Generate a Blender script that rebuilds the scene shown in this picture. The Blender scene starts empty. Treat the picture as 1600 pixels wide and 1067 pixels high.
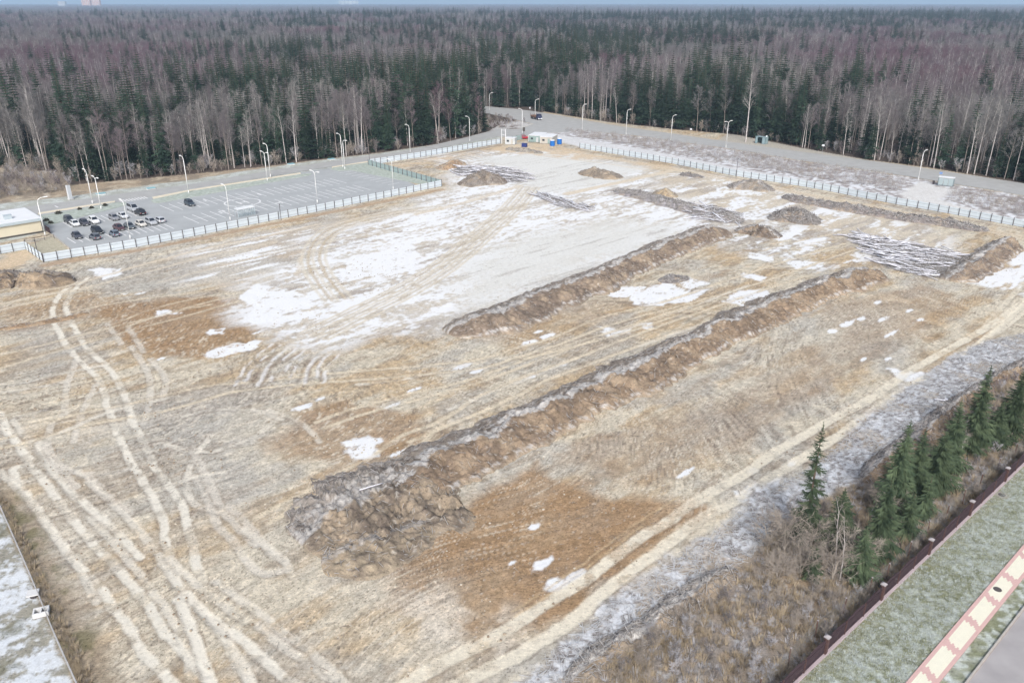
import bpy, math, random
import numpy as np
from mathutils import Vector

random.seed(7)
rng = np.random.default_rng(7)
SC = bpy.context.scene
COL = SC.collection
R = math.radians

# ------------------------------------------------------------------ camera, sky, sun, exposure
CAM_H, FPX, PITCH = 55.0, 1244.0, math.atan(531 / 1244.0)
cam_d = bpy.data.cameras.new('camera')
cam_d.lens, cam_d.sensor_width, cam_d.clip_start, cam_d.clip_end = 28.0, 36.0, 0.5, 120000.0
cam = bpy.data.objects.new('camera', cam_d)
cam.location = (0, 0, CAM_H)
cam.rotation_euler = (math.pi / 2 - PITCH, 0, 0)
COL.objects.link(cam)
SC.camera = cam

SUN_EL, SUN_AZ = R(38), R(180)          # azimuth clockwise from +Y: behind the camera
world = bpy.data.worlds.new('World')
SC.world = world
world.use_nodes = True
wn, wl = world.node_tree.nodes, world.node_tree.links
wn.clear()
sky = wn.new('ShaderNodeTexSky')
sky.sky_type = 'NISHITA'
sky.sun_disc = False
sky.sun_elevation, sky.sun_rotation = SUN_EL, SUN_AZ
sky.air_density, sky.dust_density, sky.ozone_density = 1.0, 3.0, 1.0
hsv = wn.new('ShaderNodeHueSaturation')
hsv.inputs['Saturation'].default_value = 0.62        # thin overcast: the blue is washed out
bg = wn.new('ShaderNodeBackground')
bg.inputs['Strength'].default_value = 0.105
wo = wn.new('ShaderNodeOutputWorld')
wl.new(sky.outputs[0], hsv.inputs['Color'])
wl.new(hsv.outputs[0], bg.inputs['Color'])
wl.new(bg.outputs[0], wo.inputs['Surface'])

sun_d = bpy.data.lights.new('sun', 'SUN')
sun_d.energy, sun_d.angle, sun_d.color = 1.5, R(14), (1.0, 0.985, 0.96)
sun = bpy.data.objects.new('sun', sun_d)
sun.rotation_euler = (math.pi / 2 - SUN_EL, 0, -SUN_AZ + math.pi)
COL.objects.link(sun)
sun_vec = Vector((math.sin(SUN_AZ) * math.cos(SUN_EL), math.cos(SUN_AZ) * math.cos(SUN_EL), math.sin(SUN_EL)))
sun.rotation_euler = sun_vec.to_track_quat('Z', 'Y').to_euler()

SC.view_settings.view_transform = 'Standard'
SC.view_settings.look = 'None'
SC.view_settings.gamma = 1.0
SC.view_settings.exposure = 0.90
SC.render.engine = 'CYCLES'
SC.cycles.max_bounces = 4
SC.cycles.diffuse_bounces = 2
SC.cycles.glossy_bounces = 2
SC.cycles.transmission_bounces = 4
SC.cycles.transparent_max_bounces = 6
SC.cycles.volume_bounces = 0
SC.cycles.use_denoising = True

# ------------------------------------------------------------------ helpers
def G(x, y, z=0.0):
    """point of the level ground seen at this place of the photograph"""
    dx, dy = (x - 800) / FPX, -(y - 533.5) / FPX
    d = (dx, math.cos(PITCH) + dy * math.sin(PITCH), -math.sin(PITCH) + dy * math.cos(PITCH))
    t = (CAM_H - z) / -d[2]
    return np.array([d[0] * t, d[1] * t])

def P(s):
    """'x,y x,y ...' of photograph places -> (n,2) ground points"""
    return np.array([G(*map(float, q.split(','))) for q in s.split()])

def proj(X, Y, Z=0.0):
    fw = Y * math.cos(PITCH) - (Z - CAM_H) * math.sin(PITCH)
    up = Y * math.sin(PITCH) + (Z - CAM_H) * math.cos(PITCH)
    return 800 + FPX * X / fw, 533.5 - FPX * up / fw

def top_height(xb, yb, yt):
    """height of an upright thing whose foot is at (xb,yb) and top at row yt"""
    X, Y = G(xb, yb)
    k = (533.5 - yt) / FPX
    c, s = math.cos(PITCH), math.sin(PITCH)
    # up = k*fw
    dz = (k * Y * c - Y * s) / (c + k * s)
    return dz + CAM_H

def smooth_line(p, n=6):
    p = np.asarray(p, float)
    if len(p) < 3: return p
    q = np.vstack([2 * p[0] - p[1], p, 2 * p[-1] - p[-2]])
    out = []
    for i in range(1, len(q) - 2):
        a, b, c, d = q[i - 1], q[i], q[i + 1], q[i + 2]
        for t in np.arange(n) / n:
            out.append(.5 * (2 * b + (c - a) * t + (2 * a - 5 * b + 4 * c - d) * t * t + (3 * b - a - 3 * c + d) * t ** 3))
    out.append(p[-1])
    return np.array(out)

def resample(p, step):
    p = np.asarray(p, float)
    d = np.r_[0, np.cumsum(np.hypot(*np.diff(p, axis=0).T))]
    n = max(1, int(round(d[-1] / step)))
    s = np.linspace(0, d[-1], n + 1)
    return np.c_[np.interp(s, d, p[:, 0]), np.interp(s, d, p[:, 1])]

def lin(c):
    c = np.asarray(c, float) / 255.0
    return np.where(c <= .04045, c / 12.92, ((c + .055) / 1.055) ** 2.4)

KA = 0.80
def S(r, g, b):
    """surface colour from how it reads in the photograph"""
    return lin((r, g, b)) * KA

def _h(ix, iy, seed):
    with np.errstate(over='ignore'):
        h = ix * np.uint32(374761393) + iy * np.uint32(668265263) + np.uint32((seed * 974634777) & 0xffffffff)
        h = (h ^ (h >> np.uint32(13))) * np.uint32(1274126177)
    return ((h ^ (h >> np.uint32(16))) & np.uint32(0xffff)).astype(np.float32) * np.float32(1 / 65535.0)

def vn(x, y, seed=0):
    x, y = np.asarray(x, np.float32), np.asarray(y, np.float32)
    x0, y0 = np.floor(x), np.floor(y)
    fx, fy = x - x0, y - y0
    fx, fy = fx * fx * (3 - 2 * fx), fy * fy * (3 - 2 * fy)
    ix, iy = x0.astype(np.int32).astype(np.uint32), y0.astype(np.int32).astype(np.uint32)
    one = np.uint32(1)
    a, b = _h(ix, iy, seed), _h(ix + one, iy, seed)
    c, d = _h(ix, iy + one, seed), _h(ix + one, iy + one, seed)
    return (a + (b - a) * fx) * (1 - fy) + (c + (d - c) * fx) * fy

def fbm(x, y, seed=0, o=4, g=.55):
    s, a, t = 0, 1., 0
    for k in range(o):
        s = s + a * vn(x, y, seed + 17 * k)
        t += a
        a *= g
        x, y = x * 2.03 + 5.1, y * 2.03 + 9.7
    return s / t

def sst(a, b, x):
    t = np.clip((x - a) / (b - a), 0, 1)
    return t * t * (3 - 2 * t)

def seg_dist(px, py, line):
    best = np.full(px.shape, 1e9)
    for (ax, ay), (bx, by) in zip(line[:-1], line[1:]):
        vx, vy = bx - ax, by - ay
        L = vx * vx + vy * vy + 1e-12
        t = np.clip(((px - ax) * vx + (py - ay) * vy) / L, 0, 1)
        d = (px - ax - t * vx) ** 2 + (py - ay - t * vy) ** 2
        np.minimum(best, d, out=best)
    return np.sqrt(best)

def inside(px, py, poly):
    r = np.zeros(px.shape, bool)
    n = len(poly)
    for i in range(n):
        x1, y1 = poly[i]
        x2, y2 = poly[(i + 1) % n]
        if y1 == y2: continue
        c = (y1 > py) != (y2 > py)
        r ^= c & (px < (x2 - x1) * (py - y1) / (y2 - y1) + x1)
    return r

# ---- meshes
class MB:
    """collects pieces of one mesh"""
    def __init__(s): s.v, s.f, s.m, s.n = [], [], [], 0
    def add(s, v, f, m=0):
        v = np.asarray(v, float)
        s.v.append(v)
        for q in f:
            s.f.append([i + s.n for i in q]); s.m.append(m)
        s.n += len(v)
    def box(s, c, size, rz=0.0, m=0, taper=1.0):
        x, y, z = [k / 2 for k in size]
        v = np.array([[-x, -y, -z], [x, -y, -z], [x, y, -z], [-x, y, -z],
                      [-x * taper, -y * taper, z], [x * taper, -y * taper, z], [x * taper, y * taper, z], [-x * taper, y * taper, z]])
        cz, sz = math.cos(rz), math.sin(rz)
        v = np.c_[v[:, 0] * cz - v[:, 1] * sz, v[:, 0] * sz + v[:, 1] * cz, v[:, 2]] + np.array(c)
        s.add(v, [(3, 2, 1, 0), (4, 5, 6, 7), (0, 1, 5, 4), (1, 2, 6, 5), (2, 3, 7, 6), (3, 0, 4, 7)], m)
    def tube(s, pts, rad, n=6, m=0, cap=True):
        pts = np.asarray(pts, float)
        k = len(pts)
        rad = np.broadcast_to(rad, (k,))
        t = np.gradient(pts, axis=0)
        t /= np.linalg.norm(t, axis=1)[:, None] + 1e-9
        ref = np.where(np.abs(t[:, 2:3]) < .9, np.array([[0, 0, 1.]]), np.array([[1., 0, 0]]))
        a = np.cross(t, ref); a /= np.linalg.norm(a, axis=1)[:, None] + 1e-9
        b = np.cross(t, a)
        an = np.arange(n) * 2 * math.pi / n
        v = pts[:, None] + rad[:, None, None] * (np.cos(an)[None, :, None] * a[:, None] + np.sin(an)[None, :, None] * b[:, None])
        f = [(i * n + j, i * n + (j + 1) % n, (i + 1) * n + (j + 1) % n, (i + 1) * n + j) for i in range(k - 1) for j in range(n)]
        if cap: f += [tuple(range(n - 1, -1, -1)), tuple((k - 1) * n + j for j in range(n))]
        s.add(v.reshape(-1, 3), f, m)
    def prism(s, prof, y0, y1, m=0):
        """profile in x,z extruded along y"""
        k = len(prof)
        v = [(x, y0, z) for x, z in prof] + [(x, y1, z) for x, z in prof]
        f = [tuple(range(k)), tuple(range(2 * k - 1, k - 1, -1))] + [((i + 1) % k, i, i + k, (i + 1) % k + k) for i in range(k)]
        s.add(v, f, m)
    def mesh(s, name, mats, smooth=False):
        me = bpy.data.meshes.new(name)
        me.from_pydata(np.vstack(s.v).tolist(), [], s.f)
        for mt in (mats if isinstance(mats, (list, tuple)) else [mats]): me.materials.append(mt)
        if max(s.m) > 0: me.polygons.foreach_set('material_index', s.m)
        if smooth: me.polygons.foreach_set('use_smooth', [True] * len(me.polygons))
        me.update()
        return me
    def build(s, name, mats, parent=None, loc=None, rz=0, smooth=False):
        return link(name, s.mesh(name, mats, smooth), parent, loc, rz)

def np_mesh(name, V, F, mats, midx=None, smooth=False):
    """fast mesh from arrays; F is (m,3) or (m,4)"""
    V, F = np.asarray(V, np.float32), np.asarray(F, np.int32)
    k = F.shape[1]
    me = bpy.data.meshes.new(name)
    me.vertices.add(len(V)); me.vertices.foreach_set('co', V.ravel())
    me.loops.add(F.size); me.loops.foreach_set('vertex_index', F.ravel())
    me.polygons.add(len(F))
    me.polygons.foreach_set('loop_start', np.arange(0, F.size, k, dtype=np.int32))
    me.polygons.foreach_set('loop_total', np.full(len(F), k, np.int32))
    for mt in (mats if isinstance(mats, (list, tuple)) else [mats]): me.materials.append(mt)
    if midx is not None: me.polygons.foreach_set('material_index', np.asarray(midx, np.int32))
    if smooth: me.polygons.foreach_set('use_smooth', np.ones(len(F), bool))
    me.update(calc_edges=True)
    me.validate()
    return me

def link(name, me, parent=None, loc=None, rz=0):
    o = bpy.data.objects.new(name, me)
    COL.objects.link(o)
    if parent is not None: o.parent = parent
    if loc is not None: o.location = (loc[0], loc[1], loc[2] if len(loc) > 2 else 0)
    if rz: o.rotation_euler = (0, 0, rz)
    return o

def tag(o, label, cat=None, group=None, kind=None):
    o['label'] = label
    if cat: o['category'] = cat
    if group: o['group'] = group
    if kind: o['kind'] = kind
    return o

def thing(name, label, cat, loc=(0, 0, 0), rz=0, group=None):
    o = link(name, None, None, loc, rz)
    o.empty_display_size = .5
    return tag(o, label, cat, group)

def struct(name, me, label=None):
    o = link(name, me)
    o['kind'] = 'structure'
    if label: o['label'] = label
    return o

def copy_tree(o, loc, rz=0, scale=None, label=None):
    c = o.copy(); COL.objects.link(c)
    c.location = (loc[0], loc[1], loc[2] if len(loc) > 2 else 0); c.rotation_euler = (0, 0, rz)
    if scale is not None: c.scale = scale
    if label: c['label'] = label
    for ch in o.children:
        d = ch.copy(); COL.objects.link(d); d.parent = c
        for g in ch.children:
            e = g.copy(); COL.objects.link(e); e.parent = d
    return c

def set_col(me, C, name='col'):
    a = me.color_attributes.new(name, 'FLOAT_COLOR', 'POINT')
    a.data.foreach_set('color', np.c_[C, np.ones(len(C))].astype(np.float32).ravel())

# ---- materials
def nodes(name):
    m = bpy.data.materials.new(name)
    m.use_nodes = True
    nt = m.node_tree
    return m, nt, nt.nodes, nt.links, nt.nodes['Principled BSDF']

def coords(n, l, obj=True):
    t = n.new('ShaderNodeTexCoord')
    return t.outputs['Object']

def mat(name, c, rough=.85, var=.12, scale=3.0, spec=.25, metal=0.0, rnd=0.0, c2=None):
    """plain surface with noise variation and, with rnd, a shift from object to object"""
    m, nt, n, l, b = nodes(name)
    tex = n.new('ShaderNodeTexNoise'); tex.inputs['Scale'].default_value = scale; tex.inputs['Detail'].default_value = 4
    l.new(coords(n, l), tex.inputs['Vector'])
    mix = n.new('ShaderNodeMix'); mix.data_type = 'RGBA'
    c = np.asarray(c, float)
    hi = np.asarray(c2, float) if c2 is not None else np.clip(c * (1 + var), 0, 1)
    lo = c if c2 is not None else c * (1 - var)
    mix.inputs[6].default_value = (*lo, 1); mix.inputs[7].default_value = (*hi, 1)
    ramp = n.new('ShaderNodeMapRange'); ramp.inputs[1].default_value = .3; ramp.inputs[2].default_value = .7
    l.new(tex.outputs['Fac'], ramp.inputs[0]); l.new(ramp.outputs[0], mix.inputs[0])
    out = mix.outputs[2]
    if rnd:
        oi = n.new('ShaderNodeObjectInfo')
        mr = n.new('ShaderNodeMapRange'); mr.inputs[3].default_value = 1 - rnd; mr.inputs[4].default_value = 1 + rnd
        l.new(oi.outputs['Random'], mr.inputs[0])
        hs = n.new('ShaderNodeHueSaturation')
        l.new(out, hs.inputs['Color']); l.new(mr.outputs[0], hs.inputs['Value'])
        out = hs.outputs[0]
    l.new(out, b.inputs['Base Color'])
    b.inputs['Roughness'].default_value = rough
    b.inputs['Specular IOR Level'].default_value = spec
    b.inputs['Metallic'].default_value = metal
    return m

def snowy(name, c, snow=S(235, 238, 245), lo=.35, hi=.75, nscale=6.0, rough=.9):
    """snow or frost lying on the upward faces of a thing"""
    m, nt, n, l, b = nodes(name)
    ge = n.new('ShaderNodeNewGeometry')
    sp = n.new('ShaderNodeSeparateXYZ'); l.new(ge.outputs['Normal'], sp.inputs[0])
    tex = n.new('ShaderNodeTexNoise'); tex.inputs['Scale'].default_value = nscale; tex.inputs['Detail'].default_value = 3
    l.new(coords(n, l), tex.inputs['Vector'])
    ad = n.new('ShaderNodeMath'); ad.operation = 'MULTIPLY_ADD'; ad.inputs[1].default_value = .9; 
    l.new(tex.outputs['Fac'], ad.inputs[0])
    sub = n.new('ShaderNodeMath'); sub.operation = 'SUBTRACT'; sub.inputs[1].default_value = .45
    l.new(sp.outputs[2], ad.inputs[2]); l.new(ad.outputs[0], sub.inputs[0])
    mr = n.new('ShaderNodeMapRange'); mr.inputs[1].default_value = lo; mr.inputs[2].default_value = hi
    l.new(sub.outputs[0], mr.inputs[0])
    mix = n.new('ShaderNodeMix'); mix.data_type = 'RGBA'
    mix.inputs[6].default_value = (*c, 1); mix.inputs[7].default_value = (*snow, 1)
    l.new(mr.outputs[0], mix.inputs[0]); l.new(mix.outputs[2], b.inputs['Base Color'])
    b.inputs['Roughness'].default_value = rough
    b.inputs['Specular IOR Level'].default_value = .2
    return m

def earth_material(name, bump=.5, fine=9.0, amt=.24):
    """vertex colour of the soil, broken up by stubble, clods and grain too fine for the mesh"""
    m, nt, n, l, b = nodes(name)
    at = n.new('ShaderNodeAttribute'); at.attribute_name = 'col'
    co = n.new('ShaderNodeNewGeometry').outputs['Position']
    def noise(sc, det=4, ro=.65, vec=co):
        t = n.new('ShaderNodeTexNoise'); t.inputs['Scale'].default_value = sc; t.inputs['Detail'].default_value = det; t.inputs['Roughness'].default_value = ro
        l.new(vec, t.inputs['Vector']); return t.outputs['Fac']
    def rng_(v, a0, a1, b0, b1):
        r = n.new('ShaderNodeMapRange'); l.new(v, r.inputs[0])
        for i, q in enumerate((a0, a1, b0, b1)): r.inputs[i + 1].default_value = q
        return r.outputs[0]
    def mul(p, q):
        r = n.new('ShaderNodeMath'); r.operation = 'MULTIPLY'; l.new(p, r.inputs[0]); l.new(q, r.inputs[1]); return r.outputs[0]
    mp = n.new('ShaderNodeMapping'); mp.inputs['Rotation'].default_value = (0, 0, -UA - .3); mp.inputs['Scale'].default_value = (1.3, 5.0, 1)
    l.new(co, mp.inputs['Vector'])
    f1 = noise(fine, 5, .75); f2 = noise(1.1, 6, .7); f3 = noise(1.0, 4, .7, mp.outputs[0]); f4 = noise(4.0, 2, .5)
    g = rng_(f1, .32, .68, 1 - amt, 1 + amt)
    g = mul(g, rng_(f2, .36, .64, 1 - amt * .55, 1 + amt * .55))
    g = mul(g, rng_(f3, .36, .64, 1 - amt * .6, 1 + amt * .6))
    g = mul(g, rng_(f4, .60, .68, 1.0, .62))              # dark clods and holes
    g = mul(g, rng_(f4, .30, .37, 1.30, 1.0))              # pale straw and chips
    # snow and beaten sand keep cleaner than soil
    bw = n.new('ShaderNodeRGBToBW'); l.new(at.outputs['Color'], bw.inputs[0])
    k = rng_(bw.outputs[0], .50, .70, 0.0, .86)
    mx = n.new('ShaderNodeMix'); mx.data_type = 'FLOAT'; l.new(k, mx.inputs[0]); l.new(g, mx.inputs[2]); mx.inputs[3].default_value = 1.0
    vm = n.new('ShaderNodeVectorMath'); vm.operation = 'SCALE'
    l.new(at.outputs['Color'], vm.inputs[0]); l.new(mx.outputs[0], vm.inputs['Scale'])
    l.new(vm.outputs[0], b.inputs['Base Color'])
    b.inputs['Roughness'].default_value = .95
    b.inputs['Specular IOR Level'].default_value = .1
    bp = n.new('ShaderNodeBump'); bp.inputs['Strength'].default_value = bump; bp.inputs['Distance'].default_value = .15
    ad = n.new('ShaderNodeMath'); ad.operation = 'ADD'; l.new(f1, ad.inputs[0]); l.new(f2, ad.inputs[1])
    l.new(ad.outputs[0], bp.inputs['Height']); l.new(bp.outputs[0], b.inputs['Normal'])
    return m

def stand_twigs(name, ca, cb, f=.006, rnd=.18):
    """twig colour that drifts from stand to stand of the wood"""
    m, nt, n, l, b = nodes(name)
    oi = n.new('ShaderNodeObjectInfo')
    t = n.new('ShaderNodeTexNoise'); t.inputs['Scale'].default_value = f; t.inputs['Detail'].default_value = 3
    l.new(oi.outputs['Location'], t.inputs['Vector'])
    r = n.new('ShaderNodeMapRange'); r.inputs[1].default_value = .40; r.inputs[2].default_value = .60; l.new(t.outputs['Fac'], r.inputs[0])
    mx = n.new('ShaderNodeMix'); mx.data_type = 'RGBA'; mx.inputs[6].default_value = (*ca, 1); mx.inputs[7].default_value = (*cb, 1)
    l.new(r.outputs[0], mx.inputs[0])
    mr = n.new('ShaderNodeMapRange'); mr.inputs[3].default_value = 1 - rnd; mr.inputs[4].default_value = 1 + rnd; l.new(oi.outputs['Random'], mr.inputs[0])
    hs = n.new('ShaderNodeHueSaturation'); l.new(mx.outputs[2], hs.inputs['Color']); l.new(mr.outputs[0], hs.inputs['Value'])
    l.new(hs.outputs[0], b.inputs['Base Color'])
    b.inputs['Roughness'].default_value = .9; b.inputs['Specular IOR Level'].default_value = .1
    return m

# site axes: everything was laid out along one direction
UA = math.atan2(82.0, 85.2)
UX, UY = math.cos(UA), math.sin(UA)
# ------------------------------------------------------------------ ground
ROAD_W_FAR = P('-300,363 20,326 120,313 210,300 300,287.6 417,268 540,249 635,236 720,217 775,203')
ROAD_W_NEAR = P('-300,383 20,340 120,327 210,313 300,296.5 417,277 540,257.5 635,243 720,225 780,213')
ROAD_E_FAR = P('600,149 700,159.5 745,165 825,173 900,186 975,198.5 1050,209 1100,216.5 1200,230.5 1300,244 1400,257 1600,287 1900,335')
ROAD_E_NEAR = P('600,155 700,167 745,174.5 800,186 850,197 937,207.5 1000,213 1050,221 1135,232 1250,251 1400,273 1600,306 1900,358')
FOREST_CLEAR = np.vstack([P('-600,330 -100,272 0,262 85,268 112,289 200,281 300,272 400,262 500,249.5 600,238 700,222.5 762,206 776,198 800,190 850,175 950,191 1050,202 1150,210.5 1250,231 1350,249 1450,262 1600,287 2000,348'),
                          [[420, -60], [-420, -60]]])

def build_ground():
    NU = 840
    ys = np.r_[[-400, -200, -90, -30, 5, 22, 32], np.exp(np.arange(math.log(38.), math.log(470.), .0036)),
               np.exp(np.arange(math.log(470.) + .03, math.log(60000.), .045))]
    u = np.linspace(-1, 1, NU)
    hw = np.where(ys > 30, .62 * ys + 22, 60 + np.abs(ys - 30))
    X = (u[None] * hw[:, None]).ravel()
    Y = np.repeat(ys, NU)
    NR = len(ys)
    Z = np.zeros_like(X)
    C = np.zeros((len(X), 3))
    near = Y < 470
    x, y = X[near].astype(np.float32), Y[near].astype(np.float32)
    s, t = x * UX + y * UY, -x * UY + y * UX          # along / across the site
    class Q:
        """noise on some of the points only"""
        def __init__(q, k): q.x, q.y, q.s, q.t = x[k], y[k], s[k], t[k]
        def n(q, fx, fy, seed, o=4): return fbm(q.s * fx, q.t * fy, seed, o)
        def ni(q, f, seed, o=4): return fbm(q.x * f, q.y * f, seed, o)
        def v(q, f, seed): return vn(q.x * f, q.y * f, seed)
    full = Q(slice(None))
    n, ni = full.n, full.ni
    c = np.zeros((len(x), 3), np.float32)
    def mixc(col, w, fac=None):
        k = np.nonzero(w > .004)[0]
        if not len(k): return
        ww = np.clip(w[k] * (fac(Q(k)) if fac else 1), 0, 1)[:, None]
        c[k] = c[k] * (1 - ww) + np.asarray(col, np.float32) * ww
    def near_box(pl, m):
        lo, hi = pl.min(0) - m, pl.max(0) + m
        k = np.nonzero((y > lo[1]) & (y < hi[1]) & (x > lo[0]) & (x < hi[0]))[0]
        return k
    def zone(px, soft=2.0, amp=2.5, f=.18, sd=40, pts=None):
        pl = P(px) if pts is None else pts
        w = np.zeros(len(x), np.float32)
        k = near_box(pl, soft + amp + .5)
        if not len(k): return w
        q = Q(k)
        xx = q.x + ((q.ni(f, sd, 3) - .5) * 2 * amp if amp else 0)
        yy = q.y + ((q.ni(f, sd + 5, 3) - .5) * 2 * amp if amp else 0)
        d = seg_dist(xx, yy, np.vstack([pl, pl[:1]]))
        w[k] = sst(-soft, soft, np.where(inside(xx, yy, pl), d, -d))
        return w
    def line(px, wid, soft=.25, amp=.25, f=.5, sd=60, pts=None):
        pl = smooth_line(P(px), 4) if pts is None else pts
        w = np.zeros(len(x), np.float32)
        parts = [pl[i:i + 7] for i in range(0, len(pl) - 1, 6)]
        for p in parts:
            k = near_box(p, wid / 2 + soft + amp + .3)
            if not len(k): continue
            q = Q(k)
            xx = q.x + ((q.ni(f, sd, 2) - .5) * 2 * amp if amp else 0)
            yy = q.y + ((q.ni(f, sd + 5, 2) - .5) * 2 * amp if amp else 0)
            d = seg_dist(xx, yy, p)
            w[k] = np.maximum(w[k], 1 - sst(wid / 2 - soft, wid / 2 + soft, d))
        return w
    straw, ochre, grey, brown = S(215, 204, 182), S(200, 177, 143), S(184, 180, 172), S(158, 140, 118)
    sand, snow, pale, orange = S(230, 220, 200), S(244, 245, 246), S(222, 215, 203), S(170, 139, 104)
    # the cleared field: stubble, mulch and bare soil in streaks
    c[:] = straw
    a1, a2, a3 = n(.05, .16, 1), n(.14, .45, 2, 5), ni(.05, 3)
    mixc(ochre, sst(.44, .62, .55 * a1 + .45 * a2))
    mixc(grey, sst(.47, .62, .5 * n(.09, .28, 4, 5) + .5 * ni(.11, 5)) * .62)
    mixc(brown, sst(.56, .72, n(.2, .6, 6, 5)) * .55)
    # warm bare soil
    for px, k in (('150,478 260,462 365,470 405,500 395,545 330,560 250,556 200,545 165,520', .95),
                  ('455,640 560,625 640,650 650,690 560,730 480,715 420,690', .75),
                  ('620,895 690,815 740,765 840,720 960,765 1100,795 1045,842 960,905 860,965 745,995 675,955', 1.0),
                  ('0,480 130,462 200,470 180,495 60,515 0,520', .6), ('690,520 900,470 1080,430 1150,420 1000,480 800,545', .4),
                  ('880,700 1100,640 1250,560 1330,520 1300,600 1150,700 1000,760', .45), ('1290,480 1440,440 1500,470 1450,520 1330,560', .5),
                  ('470,735 600,700 700,665 690,700 560,780 480,790', .5)):
        mixc(orange, zone(px, 1.6, 3.5, .16) * k, lambda q: (.62 + .6 * q.n(.2, .5, 9)))
    # greyer mulched ground
    for px, k in (('190,620 330,600 470,640 440,690 300,720 200,690', .55), ('120,420 300,400 330,430 260,450 150,455', .8),
                  ('0,520 120,500 180,560 90,590 0,590', .5), ('1050,740 1180,690 1240,640 1100,650 960,720', .45),
                  ('1250,470 1400,470 1420,560 1250,600 1130,640 1150,560', .35), ('430,880 560,880 660,920 600,950 480,920', .35),
                  ('350,700 470,760 450,850 380,830 330,760', .45)):
        mixc(grey, zone(px, 5, 6, .08) * k, lambda q: (.6 + .5 * q.n(.1, .6, 12)))
    # trodden pale ground at the lower left
    for px, k in (('0,640 70,650 110,720 250,800 330,870 420,960 520,1067 150,1067 110,900 40,760', .55),
                  ('520,960 660,920 760,960 830,1010 760,1067 480,1067', .7), ('230,830 330,820 340,920 260,930', .7), ('0,660 75,660 60,690 0,695', .7)):
        mixc(S(222, 208, 184), zone(px, 6, 6, .1) * k, lambda q: sst(.32, .62, .5 * q.n(.12, .5, 15, 5) + .5 * q.ni(.22, 16)))
    mixc(S(226, 215, 198), zone('600,895 680,905 790,965 800,1000 700,1010 630,950', 4, 4, .2) * .9, lambda q: sst(.35, .6, q.ni(.3, 17)))
    # fine stubble rows: narrow grooves that follow the work, turning from patch to patch
    ang = (ni(.012, 21, 2) - .5) * 2.6 + UA + .25
    q = -x * np.sin(ang) + y * np.cos(ang)
    q2 = x * np.cos(ang) + y * np.sin(ang)
    rows = fbm(q * 3.2, q2 * .42, 22, 3) * 2 - 1
    c *= (1 + .30 * rows * sst(.15, .5, ni(.06, 23)))[:, None]
    c *= (.74 + .52 * ni(1.7, 24, 4))[:, None]
    mixc(S(120, 104, 92), sst(.62, .74, fbm(q * 3.2 + 3, q2 * .5, 18, 2)) * sst(.4, .6, ni(.09, 19)) * .5)
    mixc(S(236, 226, 206), sst(.64, .76, fbm(q * 2.6 + 9, q2 * .45, 20, 2)) * sst(.4, .6, ni(.08, 14)) * .55)
    c *= (1 + .12 * (vn(x * 3.1, y * 3.1, 29) * 2 - 1))[:, None]
    c *= (1 + rng.normal(0, .035, len(x)).astype(np.float32))[:, None]
    spk = vn(x * 5.5, y * 5.5, 25)
    sp = sst(.80, .96, spk) * sst(.35, .65, ni(.2, 26))
    mixc(S(104, 92, 84), sp * .7)
    mixc(S(232, 226, 216), sst(.86, .97, vn(x * 4.7, y * 4.7, 27)) * .45)
    Zr = .03 * rows + .10 * (ni(.5, 28) - .5)

    # ---- snow field in the upper middle
    wz = zone('372,462 395,440 455,412 470,380 560,345 640,318 690,300 705,262 660,250 700,240 790,234 860,236 905,243 1010,262 1040,285 1110,330 1170,352 1110,362 1030,385 960,405 890,432 800,466 720,492 700,500 640,520 560,522 520,545 470,540 420,520 385,500', 5, 6, .1)
    core = np.maximum.reduce([zone('690,460 740,400 800,370 900,350 1040,352 1060,372 960,402 850,445 740,480', 9, 9, .07),
                              zone('720,245 860,238 905,246 1010,265 960,290 850,300 800,285 790,262', 6, 6, .08) * 1.0])
    mixc(S(218, 211, 200), wz * .8)
    mixc(S(178, 168, 158), wz * .8 * (1 - core), lambda q: sst(.5, .62, q.n(.07, .7, 33, 5)))
    mixc(snow, wz, lambda q: sst(.46, .56, .4 * q.n(.06, .3, 31, 5) + .35 * q.n(.22, .8, 32, 4) + .25 * q.ni(1.1, 30, 3) + .05 * q.ni(.05, 34) + .011))
    mixc(S(204, 190, 168), wz * .8, lambda q: sst(.56, .68, .5 * q.n(.1, .6, 311, 4) + .5 * q.ni(.9, 312, 3)))
    mixc(S(229, 228, 222), core, lambda q: (.85 + .15 * q.n(.05, .6, 35)))
    mixc(S(190, 184, 176), core * .6, lambda q: sst(.64, .72, q.n(.06, .9, 36, 4)))
    wz5 = zone('300,392 380,372 480,352 600,332 640,322 560,346 470,382 440,415 380,445 330,440 280,425', 5, 6, .1)
    mixc(S(206, 200, 192), wz5 * .5)
    mixc(snow, wz5, lambda q: sst(.54, .60, .5 * q.n(.05, .4, 31, 5) + .5 * q.n(.14, .9, 32, 4)))
    wz2 = zone('1050,262 1180,285 1330,325 1500,372 1460,395 1330,372 1240,352 1170,352 1110,330 1040,290', 5, 6, .1)
    wz3 = zone('1150,350 1230,345 1330,365 1350,395 1370,412 1250,420 1170,400 1130,372', 6, 6, .1)
    mixc(S(218, 206, 186), wz2 * .8)
    mixc(S(180, 170, 160), np.maximum(wz2, wz3) * .7, lambda q: sst(.48, .62, q.n(.1, .6, 38, 5)))
    mixc(snow, np.maximum(wz2, wz3), lambda q: sst(.49, .58, .7 * q.n(.08, .3, 37, 5) + .3 * q.ni(1., 30, 3)))
    wz4 = zone('1500,440 1545,420 1600,392 1700,380 1700,470 1600,462 1560,455', 2.5, 5, .25)
    mixc(snow, wz4, lambda q: sst(.40, .47, q.n(.09, .4, 39, 5)))
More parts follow.
